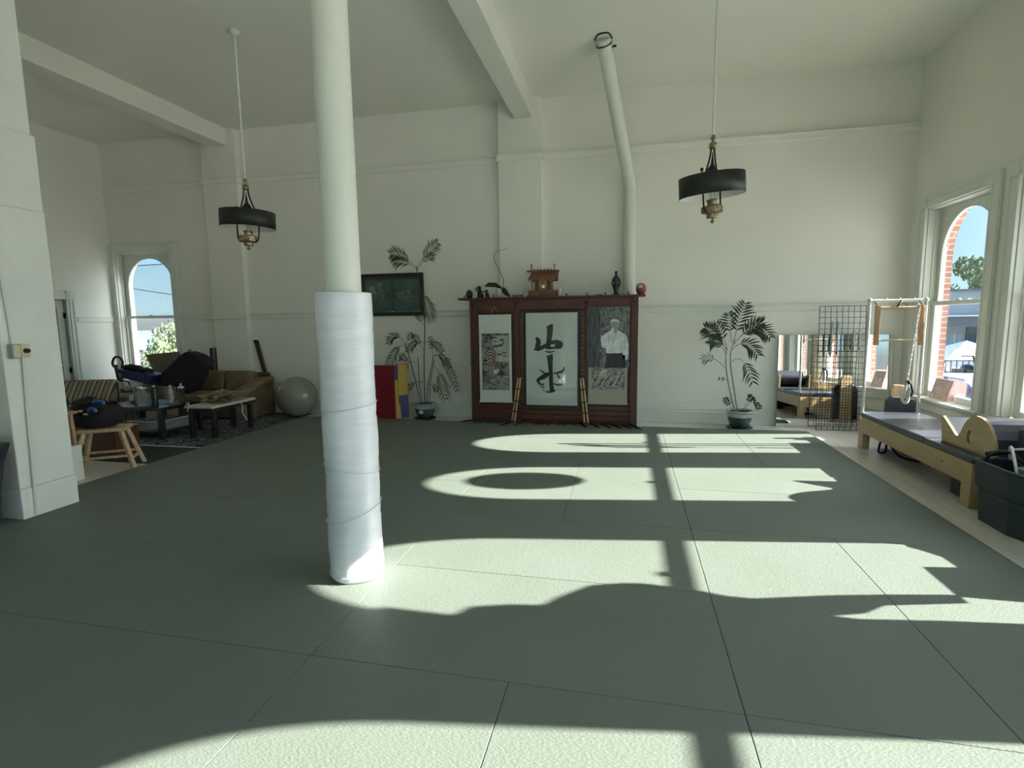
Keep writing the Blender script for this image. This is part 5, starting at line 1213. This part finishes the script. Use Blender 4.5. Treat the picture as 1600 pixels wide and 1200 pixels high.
tag(MB().obox((-6.28, 6.03, .13), (.12, .16, .05), Matrix.Rotation(.3, 3, 'Z')).build('paper_stack', 'label_grey', bevel=.01), 'pale papers inside the clear bin under the table', 'papers')
# things on the coffee table
def bottle(x, y, z, prof, m, name, label, cat, capm=None, capz=None, capr=.02, grp=None):
    t = thing(name, label, cat, (x, y, z), group=grp)
    bd = MB().lathe(prof, (x, y, z), 24).build('body', m, t)
    if capm: MB().lathe([(0, capz), (capr, capz), (capr, capz + .025), (capr * .8, capz + .032), (0, capz + .032)], (x, y, z), 16).build('cap', capm, t)
Z = cz + .001
jar = [(0, 0), (.075, 0), (.085, .02), (.088, .10), (.075, .155), (.042, .185), (.038, .20), (.038, .215), (0, .215)]
bottle(-6.60, 5.98, Z, jar, 'jar_glass', 'glass_jar', 'left one of two big glass jars with metal lids on the coffee table', 'jar', 'chrome', .213, .041)
bottle(-6.43, 5.88, Z, jar, 'jar_glass', 'glass_jar', 'right one of two big glass jars with metal lids on the coffee table', 'jar', 'chrome', .213, .041)
bottle(-6.24, 5.86, Z, [(0, 0), (.038, 0), (.040, .01), (.040, .22), (.034, .235), (.034, .25), (0, .252)], 'black_plastic', 'thermos', 'tall black thermos on the near corner of the coffee table', 'thermos', 'chrome', .247, .018)
bottle(-6.24, 6.12, Z, [(0, 0), (.033, 0), (.035, .01), (.035, .15), (.03, .18), (.014, .205), (.014, .22), (0, .222)], 'clear_plastic', 'water_bottle', 'slim clear water bottle behind the black thermos', 'bottle', 'mug_white', .22, .016)
bottle(-6.10, 6.16, Z, [(0, 0), (.032, 0), (.038, .02), (.040, .20), (.044, .205), (.044, .225), (.02, .24), (0, .24)], 'chrome', 'steel_tumbler', 'steel tumbler on the right end of the coffee table', 'tumbler', 'chrome', .24, .012)
t = thing('mug', 'white mug near the Shark box on the coffee table', 'mug', (-6.88, 6.12, Z))
t['label'] = 'white mug standing on the left part of the coffee table'
MB().lathe([(0, 0), (.042, 0), (.045, .095), (.040, .095), (.038, .008), (0, .008)], (-6.88, 6.12, Z), 24).build('cup', 'mug_white', t)
MB().tube([(-6.925, 6.12, Z + .075), (-6.955, 6.12, Z + .07), (-6.955, 6.12, Z + .03), (-6.925, 6.12, Z + .022)], .006, 8).build('handle', 'mug_white', t)
tag(MB().box(-6.38, -6.14, 5.98, 6.06, Z, Z + .004).build('table_cloth', 'ink_grey'), 'small grey cloth lying flat between the bottles', 'cloth')
# striped armchair at the left
t = thing('striped_armchair', 'low armchair with brown and cream striped cushions', 'armchair', (-7.5, 6.0, FL))
b = MB(); R = Matrix.Rotation(.35, 3, 'Z') @ Matrix.Rotation(-.45, 3, 'X')
b.obox((-7.42, 5.95, .56), (.36, .085, .17), R); b.build('back_cushion', 'stripe', t, bevel=.05, seg=3)
MB().box(-7.85, -7.12, 5.30, 5.92, .20, .36).build('seat_cushion', 'stripe', t, bevel=.04, seg=3)
MB().box(-7.85, -7.12, 5.32, 5.98, FL + .03, .20).build('base', 'suede_dark', t, bevel=.01)
t = thing('striped_ottoman', 'striped ottoman cushion behind the coffee table', 'ottoman', (-7.55, 6.75, FL))
MB().box(-8.0, -7.18, 6.45, 6.82, .29, .43).build('cushion', 'stripe', t, bevel=.04, seg=3)
MB().box(-7.98, -7.20, 6.47, 6.80, FL + .01, .29).build('base', 'stripe', t, bevel=.01)
# vacuum cleaner
t = thing('vacuum_cleaner', 'black upright vacuum cleaner with a looped handle by the window', 'vacuum cleaner', (-8.72, 7.55, FL))
b = MB(); b.tube([(-8.74, 7.55, .40), (-8.80, 7.55, .80)], .030, 10); b.tube([(-8.84, 7.55, .76), (-8.86, 7.55, .84), (-8.80, 7.55, .93), (-8.70, 7.55, .93), (-8.64, 7.55, .85), (-8.67, 7.55, .75), (-8.70, 7.55, .5)], .020, 10); b.build('handle', 'black_plastic', t)
MB().lathe([(0, 0), (.09, 0), (.10, .05), (.10, .26), (.06, .36), (.05, .44), (0, .44)], (-8.74, 7.55, .05), 20).build('dust_body', 'black_plastic', t)
MB().box(-8.88, -8.58, 7.35, 7.62, FL, .06).build('floor_head', 'black_plastic', t, bevel=.02)
b = MB(); b.tube([(-8.66, 7.50, .50), (-8.6, 7.45, .42), (-8.62, 7.42, .30), (-8.70, 7.45, .22)], .018, 8); b.build('hose', 'switch_grey', t)
t = thing('folding_cart', 'thin black metal frame of a cart left of the purple bin', 'cart', (-8.4, 7.2, FL))
b = MB(); b.tube([(-8.86, 7.05, FL), (-8.86, 7.05, .42), (-8.82, 7.05, .49), (-8.72, 7.05, .505), (-8.05, 7.10, .56), (-8.05, 7.10, FL)], .011, 8); b.tube([(-8.05, 7.10, .40), (-8.80, 7.05, .30)], .008, 8); b.build('frame', 'iron', t)
# boxes, bin and bags piled behind the table
t = thing('shark_box', 'small grey carton', 'box', (-7.82, 6.92, FL))
t.name = 'printed_carton'; t['label'] = 'small grey carton with black lettering next to the cardboard box'
MB().box(-8.0, -7.66, 6.86, 7.06, FL + .01, .51).build('carton_body', 'label_grey', t, bevel=.003)
tx = bpy.data.curves.new('lettering', 'FONT'); tx.body = 'Shark'; tx.size = .115; tx.extrude = .001; tx.align_x = 'CENTER'; tx.offset = .004; tx.materials.append(M['ink'])
o = bpy.data.objects.new('lettering', tx); COL.objects.link(o); o.parent = t; o.location = (-.01, -.063, .435); o.rotation_euler = (pi / 2, 0, 0)
me = bpy.data.meshes.new_from_object(o); bpy.data.objects.remove(o); o = bpy.data.objects.new('lettering', me); COL.objects.link(o); o.parent = t; o.location = (-.01, -.063, .435); o.rotation_euler = (pi / 2, 0, 0)
t = thing('cardboard_box', 'brown cardboard box on the floor under the purple bin', 'box', (-7.4, 7.2, FL))
MB().box(-7.64, -7.10, 6.86, 6.95, FL + .01, .52).build('front_panel', 'cardboard', t); MB().box(-7.64, -7.10, 6.95, 7.08, FL + .01, .5).build('back_panel', 'cardboard', t)
t = thing('purple_bin', 'dark purple plastic bin heaped with black cloth', 'bin', (-7.80, 7.13, .52))
b = MB(); vs = []
for (z, s) in ((.578, .80), (.72, 1.0)):
    for (x, y) in ((-1, -1), (1, -1), (1, 1), (-1, 1)): vs.append((-7.80 + .33 * s * x, 7.13 + .14 * s * y, z - .05 * x * (1)))
b.add(vs, [(0, 1, 2, 3), (4, 5, 6, 7), (0, 1, 5, 4), (1, 2, 6, 5), (2, 3, 7, 6), (3, 0, 4, 7)]).build('bin_body', 'purple_plastic', t, bevel=.01)
b = MB(); b.box(-8.14, -7.46, 6.98, 7.28, .715, .735); b.v = [Vector((p.x, p.y, p.z - .05 * (p.x + 7.80) / .33)) for p in b.v]; b.build('rim', 'purple_plastic', t, bevel=.004)
b = MB(); b.ball((-7.95, 7.13, .79), (.17, .12, .05), R=Matrix.Rotation(.15, 3, 'Y')); b.ball((-7.72, 7.13, .76), (.16, .1, .03), R=Matrix.Rotation(.15, 3, 'Y')); crumple(b, .02, 12); tag(b.build('dark_cloth', 'black_fabric'), 'black cloth heaped on top of the purple bin', 'cloth')
t = thing('window_carton', 'large brown cardboard carton standing tilted before the left window', 'box', (-8.1, 7.9, FL))
b = MB(); b.prism([(-8.38, 7.92, .60), (-7.80, 7.92, .62), (-7.78, 7.92, .74), (-7.86, 7.92, 1.01), (-8.55, 7.92, .955)], (0, .05, 0)); b.build('carton_body', 'cardboard', t, bevel=.004)
MB().box(-8.2, -8.14, 7.916, 7.92, .64, .97).build('tape', 'suede', t)
MB().box(-8.42, -8.0, 7.70, 7.96, FL + .01, .60).build('lower_carton', 'cardboard', t, bevel=.004)
t = thing('duffel_bag', 'big black bag slumped diagonally over the sofa', 'bag', (-7.1, 7.2, .3))
b = MB(); b.prism([(-7.44, 7.10, .50), (-7.42, 7.10, .72), (-7.30, 7.10, .80), (-6.98, 7.10, 1.03), (-6.91, 7.10, 1.055), (-6.72, 7.10, 1.0), (-6.58, 7.10, .905), (-6.60, 7.10, .82), (-6.70, 7.10, .72), (-6.78, 7.10, .56), (-6.90, 7.10, .40), (-7.2, 7.10, .385)], (0, .28, 0)); b.build('bag_body', 'black_fabric', t, bevel=.05, seg=4)
b = MB(); b.tube([(-7.0, 7.09, 1.0), (-6.85, 7.07, .95), (-6.7, 7.09, .95)], .01, 6); b.tube([(-6.93, 7.2, 1.05), (-6.91, 7.2, 1.085), (-6.86, 7.2, 1.07)], .008, 6); b.build('bag_strap', 'black_fabric', t)
# slats leaning in the corner and poles beyond the sofa
for i, (x, h, m) in enumerate(((-7.20, 1.07, 'wood_post'), (-7.14, 1.08, 'grey_cloth'), (-7.085, 1.07, 'wood_post'))):
    b = MB().bar((x - .01, 7.955, FL), (x + .0, 7.985, h), .045, .018, up=(0, 1, 0)); tag(b.build('leaning_board', m), ['leftmost', 'middle', 'rightmost'][i] + ' of three narrow boards leaning left of the pilaster', 'board', 'boards leaning in the corner')
for i, (dx) in enumerate((0, .05)):
    t = thing('wooden_staff', ['left', 'right'][i] + ' of two dark staffs leaning behind the sofa', 'staff', (-6.2 + dx, 7.87, .5), group='staffs behind the sofa')
    MB().tube([(-6.02 + dx, 7.955, .10), (-6.29 + dx, 7.975, 1.17)], .019, 10).build('shaft', 'wood_post', t)
    MB().tube([(-6.29 + dx, 7.975, 1.17), (-6.305 + dx, 7.976, 1.20)], .021, 10).build('tip', 'iron', t)
# pine stool with a dark bag
t = thing('wooden_stool', 'pale pine stool with splayed legs near the pier', 'stool', (-5.4, 4.45, FL))
c = Vector((-5.43, 4.47, 0)); ax = Vector((.50, .34, 0)).normalized(); ay = Vector((-ax.y, ax.x, 0)); sz = .385
corn = [(-.19, -.12), (.19, -.12), (.19, .12), (-.19, .12)]
b = MB(); b.prism([c + ax * u * 1.12 + ay * v * 1.25 + Vector((0, 0, sz)) for (u, v) in corn], (0, 0, .035)); b.build('seat', 'wood_light', t, bevel=.008)
L = []
for (u, v) in corn:
    a = c + ax * u * .85 + ay * v * .85 + Vector((0, 0, sz)); f = c + ax * u * 1.45 + ay * v * 1.55 + Vector((0, 0, FL)); L.append((a, f)); MB().bar(a, f, .04, .04).build('leg', 'wood_light', t, bevel=.003)
for i, j, k in ((0, 1, .62), (2, 3, .62), (1, 2, .7), (3, 0, .7)):
    p = L[i][0].lerp(L[i][1], k); q = L[j][0].lerp(L[j][1], k); MB().bar(p, q, .032, .022).build('stretcher', 'wood_light', t, bevel=.002)
t = thing('backpack', 'black backpack with blue straps slumped on the pine stool', 'bag', (-5.55, 4.5, sz + .036))
b = MB(); b.ball((-5.48, 4.48, sz + .15), (.20, .17, .12), R=Matrix.Rotation(.5, 3, 'Z')); b.ball((-5.66, 4.50, sz + .20), (.17, .15, .15)); b.ball((-5.57, 4.42, sz + .12), (.22, .13, .09)); crumple(b, .035, 9).build('bag_body', 'black_fabric', t)
b = MB(); b.tube([(-5.75, 4.42, sz + .30), (-5.55, 4.38, sz + .29), (-5.40, 4.36, sz + .325), (-5.32, 4.38, sz + .335)], .018, 8); b.tube([(-5.62, 4.34, sz + .20), (-5.45, 4.30, sz + .24), (-5.36, 4.30, sz + .26)], .02, 8); b.build('strap', 'black_fabric', t)
b = MB(); b.tube([(-5.42, 4.36, sz + .315), (-5.36, 4.345, sz + .335), (-5.30, 4.36, sz + .325), (-5.29, 4.37, sz + .30)], .016, 8); b.build('blue_buckle', 'blue_bright', t); b = MB(); b.tube([(-5.41, 4.30, sz + .235), (-5.37, 4.285, sz + .265), (-5.33, 4.29, sz + .26), (-5.32, 4.30, sz + .23)], .018, 8); b.build('blue_buckle', 'blue_bright', t)
b = MB(); b.ball((-5.50, 4.29, sz + .235), (.035, .012, .012)); b.ball((-5.47, 4.31, sz + .20), (.03, .012, .010)); b.build('grey_tag', 'mug_white', t)
# small oak stand on a white box between pier and stool
tag(MB().box(-5.80, -5.335, 3.97, 4.13, FL, .315).build('white_box', 'panel_paint', bevel=.004), 'plain white box on the floor right behind the pier', 'box')
t = thing('oak_stand', 'small honey-coloured wooden stand on top of the white box', 'stand', (-5.55, 4.05, .315))
for (x, y) in ((-5.40, 4.01), (-5.40, 4.11), (-5.72, 4.01), (-5.72, 4.11)): MB().bar((x, y, .316), (x - .02, y, .63), .05, .035, up=(0, 1, 0)).build('leg', 'oak', t, bevel=.004)
MB().box(-5.80, -5.34, 3.98, 4.14, .63, .655).build('top', 'oak', t, bevel=.006)
tag(crumple(MB().ball((-5.52, 4.06, .735), (.17, .065, .068)), .02, 10).build('dark_jacket', 'black_fabric'), 'black jacket bundled on top of the oak stand', 'jacket')
t = thing('brown_crate', 'reddish brown crate on the floor behind the pine stool', 'crate', (-5.9, 4.85, FL))
MB().box(-6.15, -5.70, 4.80, 5.10, FL + .012, .30).build('crate_body', 'wood_post', t, bevel=.01)
MB().box(-6.17, -5.68, 4.78, 5.12, .30, .32).build('crate_lid', 'wood_post', t, bevel=.004)
# black leather chair at the extreme left
t = thing('black_chair', 'black leather chair back at the left edge before the pier', 'chair', (-4.62, 2.85, 0))
b = MB(); b.prism([(-4.95, 2.88, .02), (-4.60, 2.88, .02), (-4.575, 2.88, .25), (-4.50, 2.88, .50), (-4.415, 2.88, .655), (-4.60, 2.88, .665), (-4.95, 2.88, .68)], (0, .045, 0)); b.build('back', 'vinyl', t, bevel=.015, seg=3)
MB().box(-5.0, -4.72, 2.45, 2.87, .30, .40).build('seat', 'vinyl', t, bevel=.02, seg=3)
for (x, y) in ((-4.97, 2.48), (-4.76, 2.48), (-4.97, 2.90), (-4.64, 2.90)): MB().tube([(x, y, 0.0), (x, y, .32)], .012, 8).build('leg', 'black_paint', t)
